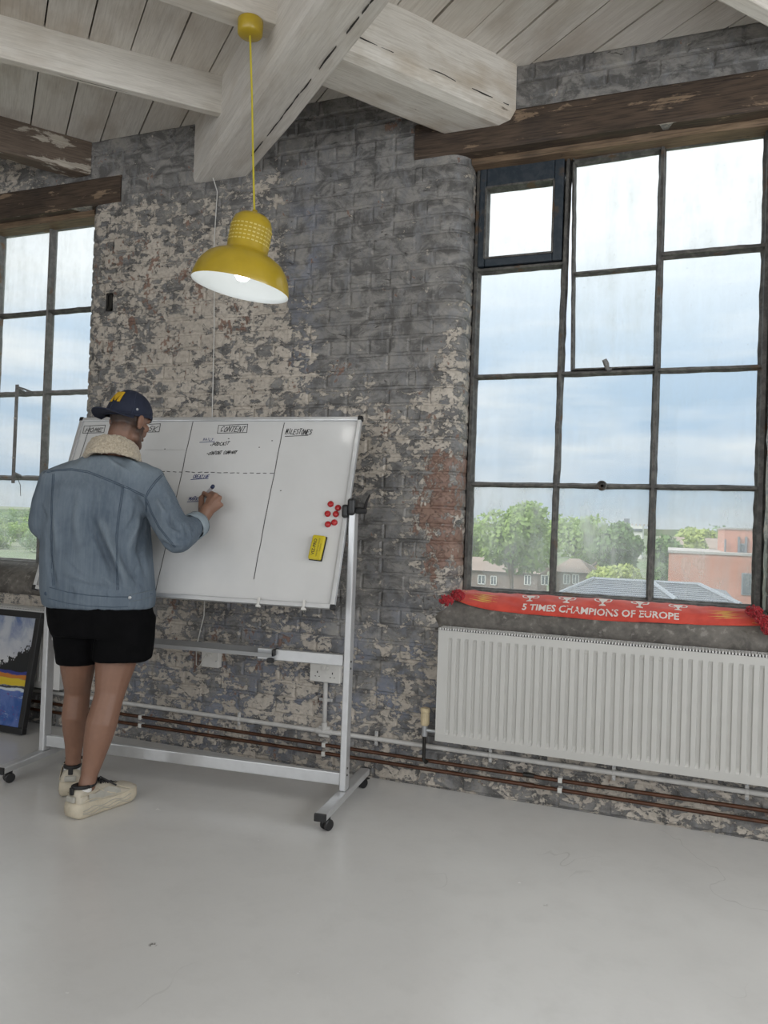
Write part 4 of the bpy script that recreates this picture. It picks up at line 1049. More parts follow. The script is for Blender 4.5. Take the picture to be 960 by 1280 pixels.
simple('shoe_cream', (.50, .455, .37), .7, 0, .1, 26, bump=.15); simple('shoe_sole', (.55, .49, .38), .6, 0, .12, 22, bump=.1); simple('shoe_grey', (.40, .385, .34), .75, 0, .1, 40); simple('shoe_black', (.012, .012, .013), .6); simple('sock_white', (.7, .69, .67), .9); simple('eye_white', (.7, .7, .68), .2); simple('marker_grey', (.5, .5, .52), .4); simple('marker_navy', (.012, .02, .06), .4)
PR = Vector((-2.36, -.86, 0))
man = thing('person', 'person in denim jacket, black shorts and backwards navy cap writing on the whiteboard', 'person', PR)
mf = Vector((-.42, .907, 0)).normalized(); mr = Vector((mf.y, -mf.x, 0))
def ring(c, w, d, n=24, p=2.4, tiltf=0.0):
    out = []
    for k in range(n):
        a = 2 * math.pi * k / n; ca, sa = math.cos(a), math.sin(a)
        x = math.copysign(abs(ca) ** (2 / p), ca) * w; y = math.copysign(abs(sa) ** (2 / p), sa) * d
        out.append(c + mr * x + mf * y + UZ * (tiltf * y))
    return out
def mc(px, py, y): return at_y(px, py, y)
# key joints
SHR, SHL = mc(186, 606, -.775), mc(70, 606, -.935)
ELR = mc(222, 672, -.82); WRR = mc(251, 652, -.625)
ELL = mc(56, 655, -.965); WRL = ELL + mf * .20 + mr * .10 + UZ * -.02
C7 = mc(134, 577, -.86); HC = mc(161, 525, -.79)
KNR, ANR = mc(137, 868, -.865), Vector((-2.275, -.965, .12)); KNL, ANL = mc(97, 864, -.80), Vector((-2.512, -.79, .12))
HPR, HPL = mc(152, 790, -.80), mc(98, 790, -.90)
hf = Vector((.10, .95, -.27)).normalized(); hr_ = Vector((hf.y, -hf.x, 0)).normalized(); hu = hr_.cross(hf)
def hp_(x, y, z): return HC + hr_ * x + hf * y + hu * z
HF = (hr_, hf, hu)
# body: one continuous surface (head, neck, trunk, arms, hands, legs)
b = MB()
b.ellipsoid(hp_(0, -.008, .03), (.074, .094, .092), 18, 12, HF)
b.ellipsoid(hp_(0, .022, -.03), (.063, .07, .078), 16, 10, HF)
b.limb([(hp_(0, .045, -.085), .042), (hp_(0, .066, -.103), .026)], 14)
b.limb([(hp_(-.04, .02, -.075), .028), (hp_(-.018, .065, -.10), .024)], 10); b.limb([(hp_(.04, .02, -.075), .028), (hp_(.018, .065, -.10), .024)], 10)
b.limb([(hp_(0, .088, .02), .012), (hp_(0, .104, -.018), .014), (hp_(0, .100, -.030), .016)], 10)
b.limb([(hp_(-.03, .082, .030), .014), (hp_(.03, .082, .030), .014)], 10)
b.limb([(hp_(-.02, .085, -.062), .010), (hp_(.02, .085, -.062), .010)], 8)
b.ellipsoid(hp_(-.045, .06, -.018), (.022, .022, .02), 10, 6, HF); b.ellipsoid(hp_(.045, .06, -.018), (.022, .022, .02), 10, 6, HF)
for s in (-1, 1):
    b.ellipsoid(hp_(s * .077, -.004, -.016), (.012, .019, .034), 10, 8, HF); b.ellipsoid(hp_(s * .087, -.012, -.008), (.008, .019, .026), 10, 6, HF)
b.limb([(mc(141, 572, -.83), .050), (mc(148, 556, -.83), .056), (hp_(0, -.018, -.05), .058)], 16)
TC = lambda px, py, y=-.85: mc(px, py, y)
b.rings([ring(TC(124, 790), .15, .10), ring(TC(124, 757), .16, .11), ring(TC(125, 690), .16, .11), ring(TC(127, 620), .18, .11), ring(TC(130, 592), .13, .08)])
b.limb([(SHR, .05), (ELR, .042), (WRR, .030)], 12); b.limb([(SHL, .05), (ELL, .042), (WRL, .03)], 12)
for hp, kn, an, k in ((HPR, KNR, ANR, 1.12), (HPL, KNL, ANL, 1.0)):
    kv = kn.lerp(an, .32) - mf * .014
    b.limb([(hp, .085), (hp.lerp(kn, .5), .078 * k), (hp.lerp(kn, .85), .062 * k), (kn, .056 * k), (kn.lerp(an, .14) - mf * .006, .056 * k), (kv, .0585 * k), (kn.lerp(an, .5) - mf * .008, .052 * k), (kn.lerp(an, .72), .040 * k), (kn.lerp(an, .9), .034), (an, .036)], 16)
# feet inside the shoes
FDR, FDL = Vector((.17, .985, 0)).normalized(), Vector((-.58, .81, 0)).normalized()
for an, d in ((ANR, FDR), (ANL, FDL)): b.limb([(an - d * .015 - UZ * .03, .034), (an + d * .08 - UZ * .052, .028), (an + d * .16 - UZ * .07, .02)], 10)
# right hand closed on the marker
TIP = Vector((-2.081, -.4935, 1.345)); pdir = (mc(266.5, 607.5, -.575) - TIP).normalized(); PEN_L = (mc(266.5, 607.5, -.575) - TIP).length
H0 = mc(259, 638, -.60); MI, MM_, MR_, MP = mc(263, 621, -.585), mc(270, 619, -.592), mc(275, 622, -.592), mc(277, 631, -.588)
b.limb([(WRR, .029), (H0, .033)], 12)
for k, q in enumerate((MI, MM_, MR_, MP)):
    b.limb([(H0.lerp(WRR, .25) + (q - H0) * .1, .021), (H0.lerp(q, .55), .019), (q, .0135 - .001 * k)], 10)
grip = TIP + pdir * .045
def finger(q, p1, p2, r): b.limb([(q, r), (p1, r * .93), (p2, r * .82)], 10)
finger(MI, mc(254.5, 616, -.562), grip + Vector((.004, -.010, .008)), .0112)
finger(MM_, mc(264, 616, -.545), grip + Vector((.016, .004, -.004)), .0115)
finger(MR_, mc(268, 620, -.530), mc(259, 627, -.520), .0108)
finger(MP, mc(270, 631, -.530), mc(261, 635, -.525), .0098)
b.limb([(H0.lerp(WRR, .35) - mr * .012, .019), (mc(252, 634, -.578), .0165), (mc(251.5, 622, -.560), .0130), (grip + Vector((-.012, -.008, -.004)), .0108)], 10)
# left hand, relaxed in front of the body
hl = (mr * .75 + mf * .55 - UZ * .12).normalized(); LP = WRL + hl * .055
b.limb([(WRL, .027), (LP, .03)], 12); b.limb([(WRL, .022), (LP + UZ * .022, .018)], 10); b.limb([(WRL, .022), (LP - UZ * .022, .018)], 10)
for k in range(4):
    q = LP + hl * .03 + UZ * (.026 - .017 * k); L = (.036, .041, .038, .030)[k]; cur = (hl * .75 - mf * .1 + mr * .2).normalized()
    b.limb([(q, .010), (q + hl * L, .0095), (q + hl * L + (cur - UZ * .2 - mf * .7).normalized() * L * .8, .008)], 8)
b.limb([(WRL + UZ * .015, .016), (LP + UZ * .045, .0125), (LP + UZ * .058 + hl * .03, .010)], 8)
body_me = fuse(b, .0052, 5)
SKIN, HAIR, BEARD = Vector((.235, .125, .083)), Vector((.016, .011, .009)), Vector((.06, .036, .026))
ca = body_me.color_attributes.new('Col', 'FLOAT_COLOR', 'POINT')
flat = []
for v in body_me.vertices:
    d = v.co - HC; x, y, z = d.dot(hr_), d.dot(hf), d.dot(hu); c = SKIN
    if d.length < .17:
        nz = noise.noise(v.co * 90) * .012
        hair = 0.0
        if y < .045 and z > -.10: hair = min(1, max(0, (z + .088 + nz + (.01 if y > .0 else 0)) / .06))
        if y > .005 and z > -.02 and abs(x) > .055: hair = min(hair, max(0, min(1, (.03 - y) / .02))) if z < .02 else hair
        if abs(x) > .080 and -.045 < y < .03: hair = 0
        beard = 0.0
        if y > .0 and z < -.035: beard = min(1, max(0, (-.035 - z + nz) / .03)) * min(1, max(0, y / .03)) * .75
        c = SKIN.lerp(BEARD, beard).lerp(HAIR, hair * .93)
    flat += [c.x, c.y, c.z, 1]
ca.data.foreach_set('color', flat)
link_mesh('body', body_me, 'skin', man)
for s in (-1, 1):
    MB().ellipsoid(hp_(s * .032, .083, .006), (.013, .010, .010), 12, 8, HF).build('eye', 'eye_white', man, smooth=True)
    MB().tube([hp_(s * .014, .098, .024), hp_(s * .032, .096, .030), hp_(s * .052, .082, .026)], [.003, .004, .002], 6).build('eyebrow', 'shoe_black', man)

# jacket: trunk and sleeves
j = MB()
tr = [(124, 758, .236, .158), (124, 744, .243, .162), (122.5, 720, .240, .165), (121, 690, .236, .166), (120.5, 660, .232, .165), (121, 635, .230, .158), (123, 613, .225, .142), (127, 596, .190, .118), (131, 582, .135, .095), (134, 570, .088, .075)]
j.rings([ring(TC(px, py, -.85 + (.01 if py < 600 else 0)), w, d, 28, 2.5) for px, py, w, d in tr])
j.limb([(SHR - mr * .09 + UZ * .015, .10), (SHR - UZ * .005, .092), (SHR.lerp(ELR, .35), .079), (SHR.lerp(ELR, .75), .073), (ELR, .070)], 18)
CUF = ELR.lerp(WRR, .74)
j.limb([(ELR, .070), (ELR.lerp(WRR, .35), .064), (ELR.lerp(WRR, .6), .056)], 18)
j.limb([(SHL + mr * .09 + UZ * .015, .10), (SHL - UZ * .005, .090), (SHL.lerp(ELL, .5), .078), (ELL, .070)], 18)
j.limb([(ELL, .070), (ELL.lerp(WRL, .5), .058), (ELL.lerp(WRL, .8), .050)], 16)
jk = fuse(j, .0085, 14, .6)
def tree_of(me): return BVHTree.FromPolygons([v.co.copy() for v in me.vertices], [tuple(p.vertices) for p in me.polygons])
from mathutils.kdtree import KDTree
def cast(bvh, px, py):
    h = bvh.ray_cast(CAM, ray(px, py)); return (h[0], h[1]) if h[0] else None
def drape(bvh, poly, step=2.5):
    """a line given where it is seen, laid onto the cloth"""
    out = []
    for (x0, y0), (x1, y1) in zip(poly, poly[1:]):
        n = max(1, int(math.hypot(x1 - x0, y1 - y0) / step))
        for i in range(n):
            h = cast(bvh, x0 + (x1 - x0) * i / n, y0 + (y1 - y0) * i / n)
            if h: out.append(h)
    h = cast(bvh, *poly[-1])
    if h: out.append(h)
    return out
def fold(me, poly, width, amp, bvh, kd):
    pts = drape(bvh, poly, 2.0)
    near = {}
    L = max(1, len(pts) - 1)
    for i, (p, n) in enumerate(pts):
        e_ = math.sin(math.pi * (i + .6) / (L + 1.2))
        for co, idx, dist in kd.find_range(p, width):
            k = e_ * .5 * (1 + math.cos(math.pi * dist / width))
            if k > near.get(idx, 0): near[idx] = k
    return near, amp
bvh = tree_of(jk); kd = KDTree(len(jk.vertices))
for i, v in enumerate(jk.vertices): kd.insert(v.co, i)
kd.balance()
FOLDS = [([(108, 640), (122, 672), (140, 712), (152, 742)], .030, -.012), ([(122, 640), (136, 675), (152, 712), (160, 738)], .028, .009), ([(186, 640), (178, 672), (170, 700)], .026, -.011), ([(176, 640), (168, 668), (158, 690)], .022, .008),
         ([(160, 608), (176, 632), (184, 655)], .018, -.007), ([(186, 660), (176, 690), (182, 722)], .022, -.008), ([(150, 690), (164, 716), (180, 735)], .020, -.006), ([(60, 690), (64, 712), (70, 735)], .022, -.007), ([(68, 640), (72, 690)], .02, .005),
         ([(100, 610), (96, 650), (100, 700)], .03, .005), ([(146, 600), (160, 612), (172, 618)], .016, .006), ([(120, 560), (140, 578), (160, 590)], .016, .005), ([(205, 640), (214, 656), (226, 664)], .016, -.010), ([(196, 625), (208, 645)], .016, .006), ([(212, 668), (222, 676), (236, 676)], .012, -.005),
         ([(229, 655), (234, 664), (236, 676)], .009, -.007), ([(235, 652), (241, 662), (242, 674)], .008, -.006), ([(190, 660), (200, 676), (214, 685)], .016, -.006), ([(75, 720), (110, 732), (150, 738)], .016, -.005), ([(50, 630), (58, 650)], .016, -.006), ([(90, 735), (92, 748)], .012, -.004), ([(172, 628), (166, 650), (154, 668)], .012, -.004), ([(180, 634), (174, 660), (160, 684)], .011, -.004), ([(176, 700), (168, 718), (172, 738)], .012, -.004), ([(130, 668), (142, 694), (150, 722)], .012, .004),
         ([(84, 700), (96, 716), (118, 728)], .012, -.003), ([(56, 660), (62, 680), (60, 704)], .012, -.004), ([(110, 596), (116, 616), (112, 640)], .012, -.003), ([(196, 610), (204, 632), (214, 650)], .011, -.004), ([(224, 650), (231, 660), (232, 674)], .007, -.004), ([(207, 612), (213, 630)], .011, .004), ([(200, 668), (212, 678), (226, 682)], .010, .004), ([(140, 560), (156, 572), (176, 584)], .011, .004), ([(84, 560), (70, 576), (58, 592)], .012, .004), ([(120, 715), (140, 730), (166, 736)], .010, .003), ([(130, 738), (134, 750)], .012, -.004)]
disp = [0.0] * len(jk.vertices)
for poly, w, a in FOLDS:
    near, amp = fold(jk, poly, w, a, bvh, kd)
    for i, k in near.items(): disp[i] += k * amp * 2.3
for i, v in enumerate(jk.vertices):
    disp[i] += .004 * noise.noise(v.co * 11) + .0028 * noise.noise(Vector((v.co.x * 30, v.co.y * 30, v.co.z * 14)))
nrm = [v.normal.copy() for v in jk.vertices]
for i, v in enumerate(jk.vertices): v.co = v.co + nrm[i] * disp[i]
jk.update()
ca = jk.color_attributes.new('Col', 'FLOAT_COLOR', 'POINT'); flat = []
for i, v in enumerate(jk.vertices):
    k = max(0, min(1, disp[i] / .012)) * .22; k += .35 * max(0, min(1, (v.co.z - 1.40) / .10)); k = min(.8, k); flat += [k, k, k, 1]  # fold ridges and shoulders paler: wear plus highlights painted into the denim
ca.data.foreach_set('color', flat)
bvh = tree_of(jk)
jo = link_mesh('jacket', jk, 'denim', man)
def seam(poly, r=.0016, pair=0.0, mat='denim_dark', off=.0008):
    pts = drape(bvh, poly, 3)
    if len(pts) < 2: return
    line = [p + n * off for p, n in pts]
    MB().tube(line, r, 5).build('seam', mat, jo)
    if pair:
        l2 = []
        for i, (p, n) in enumerate(pts):
            d = (pts[min(i + 1, len(pts) - 1)][0] - pts[max(0, i - 1)][0]).normalized(); l2.append(p + n * off + d.cross(n) * pair)
        MB().tube(l2, r, 5).build('seam', mat, jo)
seam([(56, 590), (72, 587), (90, 586), (110, 589), (128, 596), (148, 604), (166, 612), (181, 619)], .0017, .007)
seam([(155, 608), (153, 622), (150, 640), (147, 668), (147, 700), (148, 738)], .0015, .007)
seam([(68, 592), (66, 620), (65, 660), (66, 700), (68, 732)], .0015, .007)
seam([(205, 593), (196, 602), (187, 614), (183, 622), (184, 640)], .0017, .007)
seam([(184, 624), (190, 640), (199, 658), (210, 672), (220, 684)], .0015, .006)
seam([(62, 734), (84, 740), (110, 744), (140, 746), (165, 746), (190, 742)], .0017, .0)
seam([(60, 748), (84, 754), (110, 757.5), (140, 759), (160, 758)], .0012, .0)
# waistband tab with its button, side label
q = drape(bvh, [(162, 747), (176, 744.5), (191, 741)], 4)
if len(q) > 2:
    m = MB(); top = [p + n * .003 + UZ * .013 for p, n in q]; bot = [p + n * .003 - UZ * .018 for p, n in q]; m.rings([top, bot, [p - n * .004 for p, n in zip(bot, [n for p, n in q])], [p - n * .004 for p, n in zip(top, [n for p, n in q])], top], closed=False)
    m.build('waist_tab', 'denim', jo); MB().lathe([(.0005, .004), (.006, .003), (.0075, 0)], q[0][0] + q[0][1] * .003, q[0][1], 10).build('button', 'alu_grey', jo)
    for s in (.012, -.017): MB().tube([p + n * .0045 + UZ * s for p, n in q], .0011, 5).build('seam', 'denim_thread', jo)
q = cast(bvh, 57, 742)
if q: MB().lathe([(.0005, .004), (.007, .003), (.009, 0)], q[0], q[1], 10).build('button', 'denim_dark', jo)
# turned-up cuff
cd_ = (WRR - ELR).normalized(); cx_ = cd_.cross(UZ).normalized(); cy_ = cd_.cross(cx_)
rings = []
for t_, r_ in ((-.028, .057), (-.026, .062), (-.005, .061), (.018, .0585), (.030, .056), (.032, .050), (.020, .044)):
    rings.append([CUF + cd_ * t_ + (cx_ * math.cos(2 * math.pi * k / 28) + cy_ * math.sin(2 * math.pi * k / 28)) * (r_ + .0016 * math.sin(k * 1.7 + t_ * 90)) for k in range(28)])
cf = MB().rings(rings, cap=False).mesh('cuff', smooth=True); ca = cf.color_attributes.new('Col', 'FLOAT_COLOR', 'POINT'); ca.data.foreach_set('color', [.75, .75, .75, 1] * len(cf.vertices))
co_ = link_mesh('cuff', cf, 'denim', jo); MB().tube([CUF + cd_ * .024 + (cx_ * math.cos(2 * math.pi * k / 24) + cy_ * math.sin(2 * math.pi * k / 24)) * .0585 for k in range(25)], .0013, 5).build('seam', 'denim_thread', jo)
# sherpa collar: a thick fold standing round the neck
cl = MB(); n = 30; rings = []
ncen = mc(142.5, 564, -.845); nax = (mf * .30 + UZ).normalized(); nx_ = mr.copy(); ny_ = nax.cross(nx_).normalized()
for k in range(n + 1):
    a = math.radians(-250 + 320 * k / n - 55 + 90) ; rd = nx_ * math.cos(a) + ny_ * math.sin(a)
    back = max(0, -math.sin(a)); R = .088 + .006 * back; h = .060 + .014 * back
    cc = ncen + rd * R - nax * (.012 + .02 * max(0, math.sin(a)))
    prof = [(-.010, h * .55), (.002, h * .72), (.016, h * .55), (.028, .0), (.034, -h * .45), (.026, -h * .62), (.010, -h * .5), (-.006, -h * .2), (-.012, h * .2)]
    rings.append([cc + rd * o + nax * (z + .003 * noise.noise(Vector((k * .9, z * 60, 2)))) for o, z in prof])
cl.rings(rings)
cme = fuse(cl, .005, 3)
for v in cme.vertices: v.co = v.co + v.normal * (.004 * noise.noise(v.co * 60) + .0025 * noise.noise(v.co * 140))
link_mesh('collar', cme, 'sherpa', man)

# shorts
s_ = MB()
s_.rings([ring(TC(124, 735), .215, .145), ring(TC(125, 757), .222, .150), ring(TC(127, 775), .226, .155), ring(TC(128, 792), .215, .15)])
lr_, ll = mc(153, 824, -.83), mc(98, 829, -.86)
s_.rings([ring(mc(160, 770, -.80), .115, .125, 20), ring(mc(156, 800, -.82), .122, .128, 20), ring(lr_, .124, .122, 20)])
s_.rings([ring(mc(98, 770, -.89), .105, .125, 20), ring(mc(97, 800, -.875), .096, .115, 20), ring(ll, .088, .105, 20)])
sm = fuse(s_, .008, 5)
for v in sm.vertices: v.co = v.co + v.normal * (.006 * noise.noise(Vector((v.co.x * 9, v.co.y * 9, v.co.z * 3))) + .002 * noise.noise(v.co * 30))
link_mesh('shorts', sm, 'shorts_black', man)

# cap, worn backwards
cap = MB(); n = 32; rings = []
def rim(y): return .012 + y * .28
for i in range(13):
    t_ = i / 12 * math.pi / 2; rr = math.cos(t_) if i < 12 else .02; ringp = []
    for k in range(n):
        a = 2 * math.pi * k / n; y = .110 * rr * math.sin(a) - .006; x = .088 * rr * math.cos(a)
        z0 = rim(y); ztop = .134; z = z0 + (ztop - z0) * math.sin(t_) ** .92
        ringp.append(hp_(x, y, z))
    rings.append(ringp)
cap.rings(rings[:1] + rings, cap=False)
cpo = cap.build('cap', 'cap_navy', man, smooth=True)
inner_r = [[hp_(.088 * math.cos(a) * q, .110 * math.sin(a) * q - .006, rim(.110 * math.sin(a) - .006) + dz) for a in [2 * math.pi * k / n for k in range(n)]] for q, dz in ((1.012, -.002), (1.012, .012), (.97, .012), (.97, -.002), (1.012, -.002))]
MB().rings(inner_r, cap=False).build('sweatband', 'cap_navy', cpo, smooth=True)
br = MB(); top, bot = [], []
for i in range(9):
    row = []
    for k in range(17):
        a = math.radians(-90 + (k - 8) * 8.4); q = 1 + .66 * (i / 8) * (math.cos((k - 8) / 8 * 1.3) ** .5)
        x = .088 * math.cos(a) * (1 + (q - 1) * .55); y = .110 * math.sin(a) * q - .006
        z = rim(max(y, -.112)) + .005 - .006 * (i / 8) - .012 * ((k - 8) / 8) ** 2 * (i / 8)
        row.append((x, y, z))
    top.append(row)
br.rings([[hp_(*p) for p in r_] for r_ in top] + [[hp_(p[0], p[1], p[2] - .004) for p in r_] for r_ in reversed(top)] + [[hp_(*p) for p in top[0]]], closed=False)
br.build('peak', 'cap_navy', cpo, smooth=True)
MB().ellipsoid(hp_(0, -.006, .135), (.007, .007, .004), 10, 6, HF).build('top_button', 'cap_navy', cpo, smooth=True)
def cap_surface(a, t_):                          # a: angle round the crown, t_: 0 at the rim .. 1 on top
    t_ *= math.pi / 2; rr = math.cos(t_); y = .110 * rr * math.sin(a) - .006; x = .088 * rr * math.cos(a); z0 = rim(y)
    return hp_(x * 1.01, y * 1.01, z0 + (.134 - z0) * math.sin(t_) ** .92)
for a in (30, 90, 150, 210, 270, 330):
    MB().tube([cap_surface(math.radians(a), k / 12) for k in range(12)], .0011, 5).build('panel_seam', 'cap_eyelet', cpo)
MPOLY = [(-1, -.8), (-.55, -.8), (-.55, -.5), (-.68, -.5), (-.68, .15), (0, -.65), (.68, .15), (.68, -.5), (.55, -.5), (.55, -.8), (1, -.8), (1, -.5), (.93, -.5), (.93, .5), (1, .5), (1, .8), (.6, .8), (0, .05), (-.6, .8), (-1, .8), (-1, .5), (-.93, .5), (-.93, -.5), (-1, -.5)]
def mlogo():
    tmp = bmesh.new(); vs = [tmp.verts.new((x, y, 0)) for x, y in MPOLY]; f = tmp.faces.new(vs); bmesh.ops.triangulate(tmp, faces=[f])
    bmesh.ops.subdivide_edges(tmp, edges=tmp.edges, cuts=1); pts = [v.co.copy() for v in tmp.verts]; tmp.verts.index_update(); fs = [tuple(v.index for v in f.verts) for f in tmp.faces]; tmp.free()
    A0 = math.radians(-85)
    def wrap(x, y, h):
        P = cap_surface(A0 + x * .30, .36 + y * .17); nrm_ = (P - hp_(0, -.006, .02)).normalized(); return P + nrm_ * h
    m = MB().add([wrap(p.x, p.y, .0045) for p in pts], fs); m.add([wrap(p.x, p.y, .0) for p in pts], [tuple(reversed(f)) for f in fs])
    nb = len(MPOLY); m.add([wrap(x, y, h) for h in (0, .0045) for x, y in MPOLY], [(i, (i + 1) % nb, nb + (i + 1) % nb, nb + i) for i in range(nb)])
    m.build('letter_badge', 'cap_yellow', cpo, fix=False)
mlogo()
for a in (-20, -160): 
    P = cap_surface(math.radians(a), .12); MB().ellipsoid(P, (.006, .006, .006), 8, 6).build('side_mark', 'grey_mark', cpo)

# trainers
def trainer(heel, d, L, label):
    r_ = Vector((d.y, -d.x, 0)); O = Vector(heel)
    P = lambda x, y, z: O + r_ * x + d * y + UZ * z
    S = bpy.data.objects.new('trainer', None); col.objects.link(S); S.parent = man; S.location = O - PR; S['label'] = label
    def width(t): return .046 + .012 * math.sin(min(1, t / .75) * math.pi / 2) - .004 * math.exp(-((t - .42) / .12) ** 2) if t < .8 else .058 * math.sqrt(max(.0, 1 - ((t - .8) / .215) ** 2))
    N = 20; secs = []
    for i in range(N + 1):
        t = i / N; w = max(.012, width(t)); y = t * L; wav = .004 * math.sin(t * 40)
        w *= (1 if t > .06 else .78 + 3.6 * t)
        zb = .0 + .016 * max(0, (t - .78) / .22) ** 2 + .010 * max(0, (.1 - t) / .1) ** 2; zt = .052 + .010 * (1 - t) + .004 * math.sin(t * 9)
        secs.append([P(x * w, y, z) for x, z in ((-.82, zb), (-1.0, zb + .010), (-1.04, (zb + zt) / 2 + wav * .4), (-.98, zt), (-.6, zt + .004), (.6, zt + .004), (.98, zt), (1.04, (zb + zt) / 2 + wav * .4), (1.0, zb + .010), (.82, zb))])
    MB().rings(secs).build('sole', 'shoe_sole', S, smooth=True, bevel=0)
    for s in (-1, 1):
        for q in range(3):
            line = [P(s * (width(t) * 1.045 + .0), t * L, .018 + .011 * q + .005 * math.sin(t * 22 + q * 1.3)) for t in [.08 + .045 * k for k in range(17)]]
            MB().tube(line, .0016, 5).build('sole_groove', 'shoe_grey', S)
    hts = [(.03, .112), (.08, .124), (.16, .122), (.26, .112), (.36, .116), (.45, .122), (.55, .110), (.65, .098), (.75, .090), (.85, .083), (.93, .072), (.975, .06)]
    up = []
    for t, h in hts:
        w = width(t) * (.95 if t > .06 else .8); zt = .052
        k_open = .62 if t < .4 else .5
        up.append([P(math.cos(a) * w * (1 if math.sin(a) < .5 else 1 - .25 * (math.sin(a) - .5)), t * L, zt + (h - zt) * max(0, math.sin(a)) ** .8 - (.006 if k in (0, 12) else 0)) for k, a in enumerate([math.pi * k / 12 for k in range(13)])])
    MB().rings([list(reversed(x)) for x in up]).build('upper', 'shoe_cream', S, smooth=True)
    # collar padding, sock, heel tab, side panels, laces
    cr = [P(.030 * math.cos(a), .066 + .052 * math.sin(a), .122 + .010 * math.sin(a) ** 2 * (1 if math.sin(a) > 0 else .6)) for a in [2 * math.pi * k / 20 for k in range(21)]]
    MB().tube(cr, .0085, 8).build('padded_collar', 'shoe_black', S, smooth=True)
    MB().lathe([(.030, 0), (.036, .02), (.037, .035)], P(0, .064, .088), UZ, 18).build('sock', 'sock_white', S, smooth=True)
    MB().obox(P(0, .004, .114), (.020, .010, .030), r_, d, UZ).build('heel_tab', 'shoe_black', S, bevel=.003)
    MB().obox(P(0, .002, .082), (.05, .014, .026), r_, d, UZ).build('heel_panel', 'shoe_grey', S, bevel=.006)
    for s in (-1, 1):
        pan = []
        for t, z0, z1 in ((.16, .066, .098), (.26, .066, .092), (.36, .066, .1), (.46, .066, .105), (.56, .066, .093), (.64, .066, .08)):
            w = width(t) * .965; pan.append([P(s * (w + .0015), t * L, z0), P(s * (w * .985 + .002), t * L, (z0 + z1) / 2), P(s * (w * .93 + .001), t * L, z1)])
        MB().rings(pan, closed=False).build('side_panel', 'shoe_grey', S, smooth=True)
    for s in (-1, 1):
        for c0, c1, c2 in (((.10, .070), (.20, .082), (.34, .066)), ((.30, .112), (.40, .085), (.56, .068)), ((.62, .094), (.70, .078), (.80, .066)), ((.05, .095), (.16, .100), (.30, .104))):
            line = []
            for k in range(9):
                q = k / 8; t = c0[0] * (1 - q) ** 2 + 2 * c1[0] * q * (1 - q) + c2[0] * q * q; z = c0[1] * (1 - q) ** 2 + 2 * c1[1] * q * (1 - q) + c2[1] * q * q
                line.append(P(s * (width(t) * (.965 if z < .085 else .90) + .0015), t * L, z))
            MB().tube(line, .0024, 5).build('overlay', 'shoe_sole', S)
    for q in range(5):
        t = .40 + q * .07; z = .126 - q * .009; w = .024 - q * .001
        MB().tube([P(-w, t * L, z - .008), P(-w * .4, (t + .01) * L, z), P(w * .4, (t + .03) * L, z), P(w, (t + .045) * L, z - .009)], .0038, 6).tube([P(w, t * L, z - .008), P(w * .4, (t + .01) * L, z + .002), P(-w * .4, (t + .03) * L, z + .001), P(-w, (t + .045) * L, z - .009)], .0038, 6).build('lace', 'shoe_black', S)
    for s in (-1, 1):
        MB().tube([P(0, .40 * L, .13), P(s * .022, .39 * L, .146), P(s * .040, .43 * L, .134), P(s * .02, .44 * L, .13), P(0, .41 * L, .131)], .0036, 6).tube([P(0, .41 * L, .13), P(s * .03, .47 * L, .126), P(s * .050, .58 * L, .098)], .0036, 6).build('lace', 'shoe_black', S)
    return S
trainer((ANR.x - FDR.x * .078, ANR.y - FDR.y * .078, 0), FDR, .33, 'chunky cream trainer with loose black laces')
trainer((ANL.x - FDL.x * .076, ANL.y - FDL.y * .076, 0), FDL, .325, 'chunky cream trainer with black heel tab')

# the marker in his hand
mk = thing('marker_pen', 'grey board marker with dark blue cap end held against the board', 'marker', TIP)
MB().lathe([(.0005, 0), (.0022, .004), (.0035, .010), (.0065, .018), (.0072, .022)], TIP, pdir, 12).build('nib', 'marker_navy', mk, smooth=True)
MB().lathe([(.0074, .022), (.0082, .026), (.0084, PEN_L - .018), (.0078, PEN_L - .012)], TIP, pdir, 14).build('barrel', 'marker_grey', mk, smooth=True)
MB().lathe([(.0088, PEN_L - .014), (.009, PEN_L - .004), (.0085, PEN_L), (.0005, PEN_L + .001)], TIP, pdir, 14).build('end_cap', 'marker_navy', mk, smooth=True)
# ------------------------------------------------------------------ outside
GZ = -10.0
def grass_material():
    t = NT('meadow'); P = t.pos(); a = t.noise(P, .02, 6, .6)
    M['meadow'] = t.end(t.bsdf(t.mix(t.step(a, .4, .6), (.12, .165, .085), (.17, .185, .125)), .9))
grass_material()
structure(MB().add([(-3500, 6, GZ), (1500, 6, GZ), (1500, 4500, GZ), (-3500, 4500, GZ)], [(0, 1, 2, 3)]).build('ground', 'meadow'))
def leaf_material(name, c0, c1):
    t = NT(name); P = t.pos(); a = t.noise(P, .8, 4, .6); c = t.mix(t.step(a, .35, .65), c0, c1)
    d = t.bsdf(c, .6); tr = t.n('ShaderNodeBsdfTranslucent', {0: c}).outputs[0]
    M[name] = t.end(t.n('ShaderNodeMixShader', {0: .35, 1: d, 2: tr}).outputs[0])
leaf_material('leaf_light', (.30, .42, .12), (.22, .34, .09)); leaf_material('leaf_mid', (.17, .28, .09), (.12, .21, .07)); leaf_material('leaf_yellow', (.40, .46, .14), (.30, .38, .11))
leaf_material('leaf_far', (.26, .36, .20), (.19, .29, .17))  # paler, greyer green: distance haze mixed into the leaf colour
simple('bark', (.09, .065, .045), .9)
simple('brick_red', (.44, .215, .165), .85, 0, .12, .6); simple('brick_brown', (.20, .155, .135), .85, 0, .15, .5); simple('slate', (.14, .155, .185), .6, 0, .18, .8); simple('roof_brown', (.24, .19, .165), .8, 0, .15, .5)
